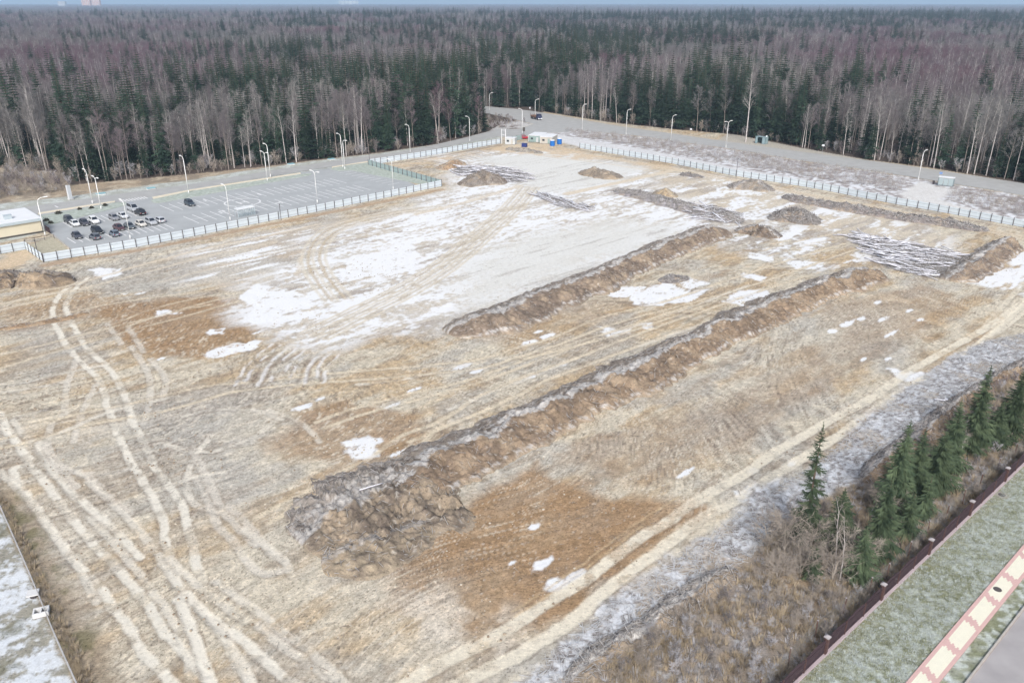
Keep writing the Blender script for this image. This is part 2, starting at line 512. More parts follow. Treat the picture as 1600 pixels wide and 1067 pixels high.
    # thin snow between the two banks and scattered remnants
    for px in ('985,462 1040,440 1070,452 1110,452 1080,470 1020,478 990,474', '1130,470 1150,455 1195,452 1225,462 1215,478 1170,482',
               '1165,393 1210,400 1205,410 1170,402', '1225,405 1290,410 1285,418 1240,420', '1155,425 1200,432 1190,440 1160,432',
               '1050,438 1075,432 1110,442 1080,452', '530,690 575,682 595,686 588,712 565,716 540,712', '322,550 365,535 408,532 400,545 350,556 325,560',
               '325,514 355,512 352,521 328,523', '242,486 262,482 282,490 262,492 248,496', '138,420 190,418 192,428 165,438 150,430', '1420,582 1440,580 1465,597 1450,606 1425,600',
               '1390,575 1425,580 1430,600 1405,590', '372,462 400,442 440,452 470,470 430,482 390,478', '385,492 430,487 440,500 400,508 382,502', '1148,764 1175,757 1197,765 1180,776 1155,777',
               '975,448 1010,448 1000,462 960,465 950,458', '935,510 965,515 990,512 985,522 950,524', '1000,505 1020,503 1018,512 1002,514', '570,400 640,380 660,400 600,425 540,440 520,430'):
        z = zone(px, .25, 1.1, .55, 44)
        mixc(snow, z, lambda q: sst(.26, .44, .6 * q.ni(.7, 45) + .4 * q.ni(2.2, 46, 2)))
    for (bx, by, rx, ry) in ((835, 822, 1.1, .6), (848, 880, 2.0, .8), (866, 912, 1.2, 1.), (716, 812, .9, 1.3), (720, 573, 2.2, .9), (744, 580, 1.6, .8), (829, 587, 1.2, .7), (841, 518, 1.3, .6),
                             (857, 524, 2, .9), (826, 535, 2.2, .9), (878, 569, 1, .8), (945, 602, .9, .4), (923, 606, .8, .5), (1080, 522, 1.7, .8), (1300, 517, 1.3, .8), (1325, 505, 3.2, .9), (1345, 498, 1.4, .7),
                             (1372, 472, 1.4, .7), (1380, 498, 1.9, .7), (1438, 499, 1.5, .6), (1392, 521, 3, .5), (1421, 485, 1.4, .5), (1070, 738, 1.9, .5), (1174, 735, 1.1, .7), (1165, 804, 1.2, .6), (472, 636, 1.6, 1),
                             (500, 623, 1, .6), (1210, 753, 1.4, .7), (1272, 715, 1.2, .6), (1238, 722, 1.1, .5), (648, 608, 1.5, .5), (612, 633, 1.5, .5), (620, 708, 1.8, .4), (945, 952, 1.2, .6), (900, 898, 1.5, .7),
                             (880, 915, 1.4, .5), (252, 560, .9, .5), (400, 520, 1, .4), (220, 458, 1.2, .5), (195, 459, .8, .4), (1350, 560, 1.4, .4), (1388, 560, 1.2, .5), (800, 878, .6, .3), (715, 800, .5, .3)):
        gx, gy = G(bx, by)
        k = np.nonzero((np.abs(x - gx) < 6) & (np.abs(y - gy) < 6))[0]
        if len(k):
            ds, dt = (s[k] - (gx * UX + gy * UY)) / rx / 1.1, (t[k] - (-gx * UY + gy * UX)) / ry
            w = np.zeros(len(x), np.float32); w[k] = 1 - sst(.65, .95, np.hypot(ds, dt) + .9 * (fbm(x[k] * .9, y[k] * .9, 48, 3) - .5))
            mixc(snow, w)

    # ---- tracks
    def track(px, wid=.9, k=.85, col=sand, dash=.35, sd=60, dz=-.05):
        pl = smooth_line(P(px), 5)
        w = line(None, wid, .18, .18, .8, sd, pts=pl)
        rim = line(None, wid + .55, .15, .22, .8, sd, pts=pl) - w
        mixc(S(138, 118, 100), np.clip(rim, 0, 1) * .38 * k, lambda q: sst(.35, .6, q.ni(.9, sd + 4, 3)))
        mixc(col, w * k, lambda q: (1 - dash + dash * sst(.38, .48, q.ni(.42, sd + 3, 2))) * (.72 + .42 * q.v(3.4, sd + 5)))
        nonlocal Zr
        Zr = Zr + dz * w
    z2 = lambda q, ox, oy, f: ' '.join('%.1f,%.1f' % (ox + float(a.split(',')[0]) / f, oy + float(a.split(',')[1]) / f) for a in q.split())
    crawler = ('137,434 116,453 103,475 106,491 119,516 134,541 156,562 175,581 187,600 197,625 203,647 216,675 228,700 237,716 244,733 260,752 275,774 286,792 293,824 302,849 305,874 316,908',
               '110,448 97,456 84,478 83,497 94,522 109,547 131,569 150,587 162,612 167,631 175,653 184,678 197,706 209,731 216,739 232,767 241,780 250,799 255,814 257,839 266,871 275,908 285,933 294,965 304,993 313,1024 330,1067',
               '-20,630 0,647 12,672 31,697 45,722 ' + z2('60,0 110,90 170,170 220,250 280,330 330,400 390,480 450,540 500,600 560,680 620,750 660,820 700,890 750,950 810,1010 870,1075', 0, 733, 3.194),
               '0,668 25,690 40,715 ' + z2('170,0 230,70 280,140 340,220 390,280 440,340 500,410 560,460 620,530 680,600 740,670 780,740 820,820 850,840 900,890 960,960 1010,1010 1060,1070', 0, 733, 3.194),
               '60,690 75,715 ' + z2('270,20 330,80 400,140 470,210 540,270 600,330 650,390 700,440', 0, 733, 3.194),
               z2('880,650 930,620 1000,690 1070,760 1130,830 1160,920 1220,1010 1260,1070', 0, 733, 3.194),
               z2('1000,690 1090,770 1200,840 1260,890 1340,970 1400,1020 1480,1070', 0, 733, 3.194),
               z2('900,640 935,760 970,830 1000,930 1040,1010', 0, 733, 3.194))
    for i, q in enumerate(crawler): track(q, .98, 1.0, S(240, 233, 217), .7, 70 + i)
    for i, q in enumerate((z2('420,20 510,100 560,150 650,220', 0, 733, 3.194), z2('930,10 1000,80 1050,180 1090,280 1160,350 1210,430 1260,490 1330,520 1430,500', 0, 733, 3.194),
              z2('1150,190 1230,270 1300,350 1360,420 1420,460', 0, 733, 3.194), z2('1290,770 1350,810 1440,870', 0, 733, 3.194), '60,700 90,730 120,760', '80,660 75,700 100,730 150,740 210,730',
              '120,560 105,600 100,650', '150,600 130,640 115,690', '205,540 230,580 235,620 225,660', '235,560 258,590 255,620', '168,505 190,537', '200,510 225,550', '300,700 330,760 350,800 400,850')):
        track(q, .95, .7, S(228, 220, 206), .5, 90 + i)
    for i, q in enumerate(('-20,690 19,680 60,668 103,650 166,637 200,631 281,611 344,600 391,597 437,592 487,586 575,578 666,570 744,562 806,544 869,525 940,495 1040,470 1130,440 1220,410 1320,380',
              '0,700 60,685 120,667 180,655 240,645 300,630 350,615 400,607 487,598 575,592 660,584 744,576 815,556 880,535 960,505 1060,478 1160,450 1250,420 1340,388',
              '494,659 541,641 600,625 650,612 697,603 759,584 837,556 900,534 980,510 1080,476', '506,669 556,650 606,636 659,622 720,606 790,582 860,556 930,530',
              '400,809 431,791 478,769 525,741 575,716 625,681 666,666 700,650 737,625 775,606 822,587 900,559 1000,520 1100,485 1200,450 1280,425',
              '420,816 470,786 550,747 600,728 650,700 681,672 712,659 760,640 806,619 853,594 930,565 1030,528 1130,492',
              '640,690 690,668 740,648 800,620', '820,560 900,540 1000,512 1120,470', '1190,392 1240,378 1320,362', '1200,400 1270,380 1330,368',
              '0,520 60,500 170,475 260,462 330,452 380,440', '0,555 80,535 170,512 250,492 330,470 370,462', '0,575 90,548 180,522 280,496 372,470', '175,507 235,483 310,465 365,457', '190,512 260,490 330,475')):
        track(q, .8, .95 if i < 9 else .7, S(226, 211, 184), .55, 110 + i)
    for i, q in enumerate(('0,735 30,765 62,805 95,850 130,900 150,940', '120,735 165,775 205,815 240,855 262,890 300,935 345,990 380,1040 395,1075', '20,655 55,700 88,742 128,790 175,845 225,905 262,955 285,1000 300,1060',
                           '262,870 300,905 350,945 410,985 460,1020 520,1062', '335,905 390,945 450,990 500,1030 545,1075', '0,600 40,596 110,580 160,570', '0,612 60,604 130,590', '330,680 300,720 290,760 310,790 350,800', '60,690 110,668 180,640 260,622',
                           '255,765 300,745 350,738', '285,650 330,640 400,640 440,655', '250,690 300,705 350,700 400,680 430,655', '380,825 440,870 455,900', '420,640 470,660 500,690', '560,600 640,590 760,560', '1000,540 1100,505 1220,462', '960,520 1060,486 1170,445', '700,640 800,600 900,560')):
        track(q, .85, .75, S(233, 225, 209), .75, 300 + i)
    for i, q in enumerate(('620,1075 700,1030 760,1002 800,977 837,952 872,930 903,912 938,886 975,858 1013,830 1038,817 1082,786 1129,758 1160,742 1212,705 1290,660 1358,623 1420,580 1500,535 1560,500 1610,462',
              '690,1080 740,1055 800,1027 847,999 894,968 925,940 963,908 1000,880 1038,852 1075,824 1101,805 1151,780 1206,744 1302,685 1358,646 1403,615 1431,598 1480,570 1540,530 1610,478',
              '1440,600 1500,560 1560,510 1620,455', '1530,520 1600,440', '1550,522 1620,455')):
        track(q, 1.5 if i < 2 else 1.1, 1.0 if i < 2 else .7, S(238, 228, 206), .45, 140 + i)
    for i, q in enumerate(('800,955 860,915 930,866 1000,812 1060,775', '806,961 866,921 936,872 1006,818')):
        track(q, .22, .7, S(214, 190, 150), .3, 150 + i)
    # haul road over the snow and its loop
    for k, o in enumerate((-3.2, -2.2, -1.0, 0, 1.1, 2.2, 3.3)):
        pl = smooth_line(P('828,292 800,325 760,360 720,395 680,425 630,455 580,480 530,505 490,525'), 5)
        d = np.gradient(pl, axis=0); d /= np.linalg.norm(d, axis=1)[:, None]
        pl = pl + np.c_[-d[:, 1], d[:, 0]] * o
        mixc(S(206, 192, 168) if k % 2 else S(224, 212, 190), line(None, .75, .25, .25, .5, 160 + k, pts=pl) * .75)
    for k, o in enumerate((-2.6, -1.2, 0, 1.5, 2.8)):
        pl = smooth_line(P('690,324 620,332 560,345 515,362 494,385 490,410 505,440 528,468'), 5)
        d = np.gradient(pl, axis=0); d /= np.linalg.norm(d, axis=1)[:, None]
        pl = pl + np.c_[-d[:, 1], d[:, 0]] * o
        mixc(S(206, 188, 158) if k % 2 else S(228, 218, 198), line(None, .8, .25, .25, .5, 170 + k, pts=pl) * .7)
    for i, (q, wd, k) in enumerate((('886,303 940,291 1000,278 1056,265', 3.0, .9), ('650,335 720,318 775,302 812,290', 2.2, .7), ('470,360 560,342 650,328', 1.2, .5), ('60,455 130,440 200,420 300,393 400,372 500,350', 1.2, .8),
                       ('130,450 230,425 330,398 430,378', 1.0, .7), ('0,475 60,462 140,450', 1.2, .8), ('0,485 70,466', .8, .7), ('470,400 465,430', 1, .5), ('250,440 400,402 470,385', .8, .5), ('0,430 40,428', 4, .0),
                       ('800,226 850,236 905,240 980,252 1060,266 1160,284 1260,304 1380,326 1490,348 1620,376', 4.2, .75), ('860,246 950,256 1040,272', 1.2, .6))):
        mixc(S(228, 213, 188), line(q, wd, .5, .4, .4, 180 + i) * k)
    for i, o in enumerate((-.9, .9)):
        pl = smooth_line(P('850,236 905,240 980,252 1060,266 1160,284 1260,304 1380,326 1490,348 1620,376'), 5) + np.array([0, o])
        mixc(S(190, 165, 135), line(None, .5, .2, .2, .5, 195 + i, pts=pl) * .6)
    # swept rows beside the far fence and at the turning place
    for i in range(16):
        a, b = G(645 + i * 7.5, 258 - i * 1.55), G(690 + i * 4.5, 263.0 - i * 2.3)
        pl = np.array([a, a + (np.array([UY, -UX]) * 9.5)])
        mixc(S(206, 182, 146) if i % 2 else S(160, 138, 116), line(None, .8, .2, .1, .5, 200, pts=pl) * .8)
    for i in range(17):
        a = G(366 + i * 9 + 4 * math.sin(i * 2.3), 602 - i * .6 + 5 * math.sin(i * 1.7)); b = G(425 + i * 6.5, 537 + i * 1.2 + 4 * math.sin(i * 3.1))
        pl = smooth_line(np.array([a, (a + b) / 2 + np.array([-.8, .6]), b]), 5)
        mixc(S(132, 108, 90) if i % 2 else S(240, 238, 236), line(None, .55, .2, .3, .5, 210 + i, pts=pl) * (.42 if i % 2 else .75), lambda q: sst(.36, .56, q.ni(.5, 213)))
        Zr = Zr - .08 * line(None, .8, .2, .25, .5, 210 + i, pts=pl) * (i % 2)
    # sand by the gate and along the west fence
    for px, k in (('770,232 800,222 860,225 910,236 960,248 900,250 820,240 780,240', .85), ('590,262 640,252 720,238 790,226 795,232 700,250 640,262', .7), ('0,388 40,388 60,408 0,420', .9), ('1000,250 1060,262 1040,270 990,258', .6)):
        mixc(S(222, 198, 164), zone(px, 1.5, 2, .3) * k, lambda q: sst(.3, .6, q.ni(.3, 215)))
    mixc(S(186, 156, 124), line('70,414 213,391 304,374 420,351 550,325 690,296', 2.6, .6, .6, .4, 216) * .75)
    mixc(S(150, 132, 116), line('594,258 657,249 715,239 782,227', 2.0, .5, .5, .4, 217) * .6)
    mixc(S(168, 150, 132), line('907,235 1050,259 1150,279 1260,296 1400,323 1600,360', 1.2, .4, .4, .4, 218) * .7)

    # ---- frosty mulch strip, rank grass and the mown verges
    strip = zone('795,1080 850,1030 905,985 960,938 1030,890 1110,838 1190,770 1270,730 1340,668 1420,605 1480,560 1540,535 1600,520 1660,560 1600,585 1560,590 1500,625 1420,690 1340,745 1260,790 1200,840 1150,890 1080,930 1010,985 940,1020 880,1075', 1.2, 2.2, .3)
    fr = lambda q: q.v(2.6, 220) * .55 + q.ni(.6, 221) * .45
    mixc(S(190, 187, 187), strip * .95)
    mixc(S(122, 114, 110), strip * .6, lambda q: sst(.52, .64, 1 - fr(q)))
    mixc(S(240, 243, 248), strip * .95, lambda q: sst(.46, .58, fr(q)))
    mixc(S(186, 168, 142), strip * .6, lambda q: sst(.60, .68, q.ni(.22, 222, 5)))
    rank = zone('880,1080 940,1020 1010,985 1080,930 1150,890 1200,840 1260,790 1340,745 1420,690 1500,625 1600,575 1700,560 1700,650 1600,715 1380,930 1236,1080', 1.2, 2, .3)
    mixc(S(164, 150, 134), rank)
    mixc(S(184, 160, 130), rank * .7, lambda q: sst(.5, .62, q.ni(.35, 223, 5)))
    mixc(S(158, 152, 148), rank * .75, lambda q: sst(.5, .62, q.ni(.28, 224, 5)))
    mixc(S(214, 216, 218), rank * .6, lambda q: sst(.66, .74, q.ni(.9, 225, 4)))
    lawn = zone(None, .15, 0, .3, pts=np.vstack([P('1238,1067 1600,721'), [[110, 118], [140, 60], [25, 30], [12, 40]]]))
    lg = lambda q: .5 * q.v(2.2, 226) + .5 * q.ni(.8, 227)
    mixc(S(166, 170, 150), lawn)
    mixc(S(200, 207, 198), lawn, lambda q: sst(.42, .62, lg(q)))
    mixc(S(214, 222, 220), lawn * .9, lambda q: sst(.62, .74, .5 * lg(q) + .5 * q.ni(.16, 228)))
    mixc(S(138, 142, 108), lawn * .8, lambda q: sst(.56, .7, 1 - (.6 * lg(q) + .4 * q.ni(.12, 229))))
    edge = line(None, 2.2, .8, .3, .5, 230, pts=P('1242,1067 1600,724'))
    mixc(S(150, 146, 104), edge * lawn * .6)
    # beyond the wire fence at the lower left
    out = zone(None, .4, .6, .5, pts=np.vstack([P('-40,730 0,790 20,838 45,895 66,945 88,1000 118,1067 150,1110'), [[-70, 40], [-90, 60]]]))
    mixc(S(164, 160, 146), out)
    mixc(S(228, 233, 238), out, lambda q: sst(.42, .58, .35 * q.n(.3, 1.2, 232, 4) + .3 * q.ni(.35, 233, 5) + .35 * q.ni(2.2, 231, 3)))
    mixc(S(128, 126, 104), out * .7, lambda q: sst(.52, .66, 1 - q.ni(.22, 234, 5)))
    bank = line('-20,770 12,800 40,860 70,920 95,975 125,1040 150,1090', 4.2, 1.2, .8, .4, 235) * (1 - out)
    mixc(S(158, 140, 116), bank * .7)
    mixc(S(122, 118, 82), bank * .7, lambda q: sst(.5, .65, q.ni(.4, 236)))
    # frosted bank between the east road and the fence
    eb = zone('840,196 937,208 1000,214 1135,233 1250,252 1400,274 1600,307 1900,360 1900,400 1600,352 1450,324 1310,299 1150,272 1050,253 907,229 880,222 850,210', .8, 1.0, .3)
    ef = lambda q: .5 * q.v(.9, 240) + .5 * q.ni(.3, 241, 5)
    mixc(S(206, 203, 202), eb)
    mixc(S(158, 148, 144), eb * .85, lambda q: sst(.48, .6, 1 - ef(q)))
    mixc(S(234, 236, 240), eb, lambda q: sst(.52, .62, ef(q)))
    walk = zone('850,206 905,216 1000,232 1150,262 1290,286 1410,312 1600,345 1700,365 1700,372 1600,353 1400,317 1260,290 1150,272 1050,253 907,230 860,218', .8, .8, .3)
    mixc(S(226, 226, 226), walk * .85)
    mixc(S(228, 226, 222), zone('1405,305 1440,283 1465,292 1500,297 1470,312 1490,320 1560,335 1500,335 1430,322', 1.0, 1.2, .3) * .9)
    # west road verges
    vg = zone(None, 1., 1.2, .2, pts=np.vstack([P('-300,350 0,316 120,305 210,292 300,280 417,262 540,244 640,232 720,214 778,198'), P('780,216 700,235 594,256 540,262 420,282 300,310 200,325 60,365 -300,450')]))
    mixc(S(184, 186, 176), vg)
    mixc(S(208, 214, 210), vg * .8, lambda q: sst(.45, .6, q.ni(.5, 245, 4)))
    lot_lawn = zone('40,385 83,368 112,392 70,410', .6, .5, .4)
    mixc(S(196, 188, 164), lot_lawn)
    mixc(S(214, 208, 192), line('20,318 120,306 210,293 300,281 417,263 540,245 640,233', 4.5, 1.2, 1., .3, 246) * .0)
    # dry grass before the western trees
    dry = zone('-300,335 -100,275 0,262 85,262 112,285 200,277 300,268 400,258 500,246 600,235 700,219 770,196 776,202 700,223 600,238.5 500,250 400,264 300,281 200,294 100,308 0,318 -300,352', 1., 1.5, .2)
    mixc(S(176, 158, 134), dry * .9)
    mixc(S(150, 138, 122), dry * .8, lambda q: sst(.48, .6, q.ni(.25, 247, 4)))
    mixc(S(206, 192, 168), dry * .7, lambda q: sst(.55, .66, q.ni(.3, 248, 4)))
    mixc(S(214, 206, 192), line('0,274 40,270 90,266 160,258 240,250', 3.0, .8, .6, .3, 249) * .8)
    mixc(S(206, 194, 176), line('62,270 70,285 66,296 76,307', 1.4, .4, .5, .4, 250) * .8)
    # verge of the east road on the forest side
    mixc(S(204, 190, 164), line('760,163 825,171 900,184 975,197 1050,207.5 1100,215 1200,229 1300,242.5 1400,255.5 1600,285 1900,333', 2.6, .6, .3, .3, 251) * .9)
    mixc(S(190, 184, 172), zone('1140,208 1190,212 1250,222 1330,240 1400,252 1300,246 1200,232 1120,220', 1., 1., .3) * .9)
    isl = zone('745,180 790,185 832,194 812,201 780,204 762,205', .8, .8, .3)
    mixc(S(206, 204, 202), isl); mixc(S(140, 126, 116), isl * sst(.48, .6, ni(.25, 252)))
    # the floor of the wood
    wood = ~inside(x, y, FOREST_CLEAR)
    fl = S(104, 92, 84)
    k = wood[:, None] & (line(None, 16, .1, 0, .3, 60, pts=(ROAD_E_FAR + ROAD_E_NEAR) / 2) < .5)[:, None]
    c[:] = np.where(k, fl * (.75 + .5 * ni(.3, 255))[:, None], c)

    # keep the ground flat under roads and paving
    flat = np.maximum(vg, lawn * .9)
    Z[near] = Zr * (1 - flat) * (1 - wood) - .06
    C[near] = c * .92 + c.mean(1, keepdims=True) * .08
    X2, Y2 = X[~near], Y[~near]
    far = S(104, 94, 100) * (.8 + .4 * fbm(X2 * .002, Y2 * .004, 260, 4))[:, None]
    C[~near] = far
    Z[~near] = -.06
    i = np.arange((NR - 1) * NU).reshape(NR - 1, NU)[:, :-1].ravel()
    F = np.c_[i, i + 1, i + NU + 1, i + NU]
    me = np_mesh('ground', np.c_[X, Y, Z], F, earth_material('earth', .5, 10.0, .22), smooth=True)
    set_col(me, np.clip(C, .005, .82))
    struct('ground', me, 'cleared building site with mown verges and woodland floor')

build_ground()
# ------------------------------------------------------------------ roads, paving, markings
M = {}
M['asphalt'] = mat('dusty_asphalt', S(182, 182, 180), .9, .08, .35)
M['lot'] = mat('frosty_asphalt', S(180, 183, 184), .9, .07, .25)
M['paint'] = mat('road_paint', S(236, 236, 236), .8, .05, 2.)
M['verge'] = mat('frosted_grass', S(158, 168, 154), .95, .0, .9, c2=S(200, 207, 200))
M['slab'] = mat('cream_paving', S(232, 222, 200), .85, .05, .8)
M['kerb'] = mat('kerb_stone', S(190, 184, 176), .85, .08, 2.)

def slab(name, poly, z0, z1, m, parent=None):
    poly = np.asarray(poly)
    a = np.sum(poly[:, 0] * np.roll(poly[:, 1], -1) - np.roll(poly[:, 0], -1) * poly[:, 1])
    if a < 0: poly = poly[::-1]
    k = len(poly)
    v = [(x, y, z1) for x, y in poly] + [(x, y, z0) for x, y in poly]
    f = [tuple(range(k))] + [(i + k, (i + 1) % k + k, (i + 1) % k, i) for i in range(k)]
    b = MB(); b.add(v, f)
    return b.build(name, m, parent)

def strip(name, a, b, z, m, n=80, cols=6):
    a, b = resample(smooth_line(a, 4), 1), resample(smooth_line(b, 4), 1)
    t = np.linspace(0, 1, n)
    f = lambda p: np.c_[np.interp(t, np.linspace(0, 1, len(p)), p[:, 0]), np.interp(t, np.linspace(0, 1, len(p)), p[:, 1])]
    A, B = f(a), f(b)
    w = np.linspace(0, 1, cols)
    V = (A[:, None] * (1 - w[None, :, None]) + B[:, None] * w[None, :, None]).reshape(-1, 2)
    i = np.arange((n - 1) * cols).reshape(n - 1, cols)[:, :-1].ravel()
    F = np.c_[i, i + cols, i + cols + 1, i + 1]
    return struct(name, np_mesh(name, np.c_[V, np.full(len(V), z)], F, m))

strip('road', ROAD_E_FAR, ROAD_E_NEAR, .03, M['asphalt'], 120)['label'] = 'grey public road curving past the edge of the forest'
strip('road', ROAD_W_FAR, ROAD_W_NEAR, .035, M['asphalt'], 90)['label'] = 'grey access road between the forest and the car park'
jn = slab('road_junction', P('772,202.5 812,202 834,194 850,195 905,203 884,207 845,208.5 808,214.5 778,214'), -.1, .04, M['asphalt']); jn['kind'] = 'structure'
VX, VY = UY, -UX                                         # across the site, towards the camera
U, V_ = np.array([UX, UY]), np.array([VX, VY])
lot = slab('parking_lot', P('70,352 84,369 112,391 300,363 420,339.5 550,314 655,292 640,285 545,264.5 575,255 520,262 465,271 300,297 200,313 60,334'), -.1, .02, M['lot'])
lot['kind'] = 'structure'; lot['label'] = 'grey car park with white bays and a helicopter landing circle'
def verge(name, px, h=.14):
    o = slab(name, P(px), -.1, h, M['verge']); o['kind'] = 'structure'
    return o
verge('grass_verge', '63,338 180,317.5 196,317 200,320.5 150,333.5 110,344 82,351 72,352')
verge('grass_verge', '236,314 242,311.5 300,299 420,280.5 470,272.6 488,271.5 484,274.5 440,282.5 392,291.5 300,308.5 250,317.5 240,317')
verge('grass_verge', '516,265 522,262.5 575,254.5 584,257 560,263 545,266.5 528,267.5')
verge('grass_verge', '546,266 575,258 692,289 676,292 ', .1)
for px in ('60,335.4 180,316.2 180,314.6 60,333.2', '240,311.2 300,298.6 420,280 470,272 470,270.4 420,278.2 300,296.6 238,308.8', '519,263 575,254 575,252.6 519,261.2'):
    o = slab('footpath', P(px), -.1, .155, M['slab']); o['kind'] = 'structure'
slab('kerb', P('83,366 112,389.5 111,390.5 82,367'), -.1, .15, M['kerb'])['kind'] = 'structure'

_ln = {}
def paint(name, a, d, L, w=.24, z=.026, parent=lot):
    key = (round(L, 2), w)
    if key not in _ln:
        b = MB(); b.box((L / 2, 0, 0), (L, w, .006)); _ln[key] = b.mesh(name, M['paint'])
    o = link(name, _ln[key], parent, (a[0], a[1], z), math.atan2(d[1], d[0]))
    return o
def bays(a, b, L, n=None, mid=True):
    a, b = G(*a), G(*b)
    D = np.linalg.norm(b - a); d = (b - a) / D
    n = n or int(round(D / 2.55))
    for i in range(n + 1): paint('bay_line', a + d * D * i / n, V_, L)
    if mid: paint('bay_line', a + V_ * L / 2, d, D, .12)
bays((250, 321.1), (516, 279.5), 10.0)
bays((286.6, 338.4), (551, 289.5), 10.0)
bays((98.4, 347.5), (214, 327.5), 7.5, 14, False)
bays((105, 372), (256.6, 350.6), 6.5, 14, False)
for i in range(9): paint('bay_line', G(548 + i * 9.5, 268 + i * 2.25), -U, 4.6)
for i in range(9):
    a, b = G(193, 316), G(231, 310.5)
    paint('crossing_stripe', a + (b - a) * i / 8, V_ * -1, 3.2, .42, .041)
paint('road_mark', G(86, 322), V_, 3.0, .4, .06)
for bx, by, L in ((318, 312.5, 2.2), (402, 303, 2.6), (436, 315.5, 2.4), (347, 329, 2.2), (342, 331, 2.2), (430, 318, 2.0)):
    paint('bay_symbol', G(bx, by), V_ if bx != 430 else U, L, .5, .03)
hc = G(379, 316.5)
b = MB(); k = 48
an = np.arange(k) * 2 * math.pi / k
b.add(np.r_[np.c_[np.cos(an) * 5.3, np.sin(an) * 5.3, an * 0], np.c_[np.cos(an) * 4.85, np.sin(an) * 4.85, an * 0]], [(i, (i + 1) % k, (i + 1) % k + k, i + k) for i in range(k)])
b.build('landing_circle', M['paint'], lot, (hc[0], hc[1], .032))
b = MB()
for o in (-1.15, 1.15): b.box((o, 0, 0), (.55, 4.0, .006))
b.box((0, 0, 0), (1.74, .55, .006))
b.build('landing_letter', M['paint'], lot, (hc[0], hc[1], .036), UA)

# pavement of pink and cream pavers by the lawn, kerb and street at the lower right
pa, pb = P('1414,1067 1591,860'), P('1467,1067 1600,906')
pd = (pa[1] - pa[0]); pd /= np.linalg.norm(pd)
pn = np.array([pd[1], -pd[0]])
PW = float(np.dot(pb[0] - pa[0], pn))
p0 = pa[0] - pd * 14
M['pink'] = mat('pink_paver', S(228, 190, 184), .85, .05, 1.5)
M['cream'] = mat('cream_paver', S(250, 246, 226), .85, .03, 1.5)
M['joint'] = mat('paver_joint', S(170, 150, 140), .9)
walk = slab('footpath', [p0, p0 + pd * 64, p0 + pd * 64 + pn * PW, p0 + pn * PW], -.1, .03, M['joint'])
walk['kind'] = 'structure'; walk['label'] = 'pavement of pink pavers with stepped cream panels beside the lawn'
ks = np.dot(G(1468, 1032) - p0, pd), np.dot(G(1588, 887) - p0, pd)
per = (ks[1] - ks[0]) / 4.0
bc, bp = MB(), MB()
nr = 12; rw = PW / nr; pl = .42
for r in range(nr):
    off = .21 * (r % 2)
    for q in range(int(64 / pl)):
        s0 = q * pl + off
        ph = ((s0 + pl / 2 - ks[0] + .08 * (r - 6)) / per + .5) % 1.0 - .5
        cream = 2 <= r <= 9 and abs(ph) < .40
        (bc if cream else bp).box((s0 + pl / 2, -(r + .5) * rw, .045), (pl - .012, rw - .012, .05))
for bb, nm, mm in ((bc, 'paver_cream', 'cream'), (bp, 'paver_pink', 'pink')):
    o = bb.build(nm, M[mm], walk, (p0[0], p0[1], 0), math.atan2(pd[1], pd[0])); o['kind'] = 'stuff'
ka, kb = P('1509,1067 1600,949')
kd = (kb - ka) / np.linalg.norm(kb - ka); kn = np.array([kd[1], -kd[0]])
k0 = ka - kd * 14
M['street'] = mat('street_asphalt', S(176, 172, 172), .85, .10, .5)
st = slab('street', [k0, k0 + kd * 70, k0 + kd * 70 + kn * 30, k0 + kn * 30], -.1, .012, M['street']); st['kind'] = 'structure'
kbm = MB(); kbm.box((.495, 0, 0), (.985, .16, .2)); kme = kbm.mesh('kerb_stone', M['kerb'])
kerb = slab('kerb', [k0 - kn * .1, k0 + kd * 70 - kn * .1, k0 + kd * 70 + kn * .1, k0 + kn * .1], -.1, .05, M['joint']); kerb['kind'] = 'structure'
for i in range(68): link('kerb_stone', kme, kerb, (*(k0 + kd * i), .06), math.atan2(kd[1], kd[0]))
M['iron'] = mat('cast_iron', S(96, 90, 88), .7, .15, 8.)
def cover(px, r, label, ring=None, z=.075):
    t = thing('manhole_cover', label, 'manhole', (*G(*px), z))
    b = MB(); b.tube([(0, 0, -.03), (0, 0, .012)], r, 24); b.build('lid', M['iron'], t)
    b = MB(); b.tube([(0, 0, -.04), (0, 0, .004)], r * 1.12, 24); b.build('frame', M['iron'] if not ring else M['kerb'], t)
    if ring:
        b = MB(); b.tube([(0, 0, -.06), (0, 0, -.01)], ring, 28); b.build('collar', mat('collar_concrete', S(168, 164, 150)), t)
cover((1558, 921), .36, 'round dark manhole cover set in the cream pavers')
cover((1565, 773), .42, 'round manhole with a concrete collar in the frosted lawn', .8, .02)

# ------------------------------------------------------------------ fences
M['sheet'] = mat('pale_sheet', S(218, 228, 236), .6, .05, .5, .3)
M['sheet_back'] = mat('sheet_back', S(160, 178, 178), .6, .08, .5, .4)
M['post'] = mat('fence_post', S(88, 82, 84), .8, .15, 3.)
M['rail'] = mat('fence_rail', S(140, 150, 160), .7)
_pan = {}
def sheet_mesh(w, m, h=2.0):
    key = (round(w, 2), m.name)
    if key in _pan: return _pan[key]
    k = 24
    xs = np.linspace(-w / 2 + .045, w / 2 - .045, k + 1)
    v, f = [], []
    for i, xx in enumerate(xs):
        d = .018 if (i // 1) % 2 else -.018
        v += [(xx, d, .06), (xx, d, h)]
    f = [(2 * i, 2 * i + 2, 2 * i + 3, 2 * i + 1) for i in range(k)]
    b = MB(); b.add(v, f)
    b.box((0, 0, h + .005), (w - .09, .05, .02))
    _pan[key] = b.mesh('panel', m)
    return _pan[key]
pb_ = MB(); pb_.box((0, 0, 1.05), (.13, .13, 2.3)); POST = pb_.mesh('post', M['post'])
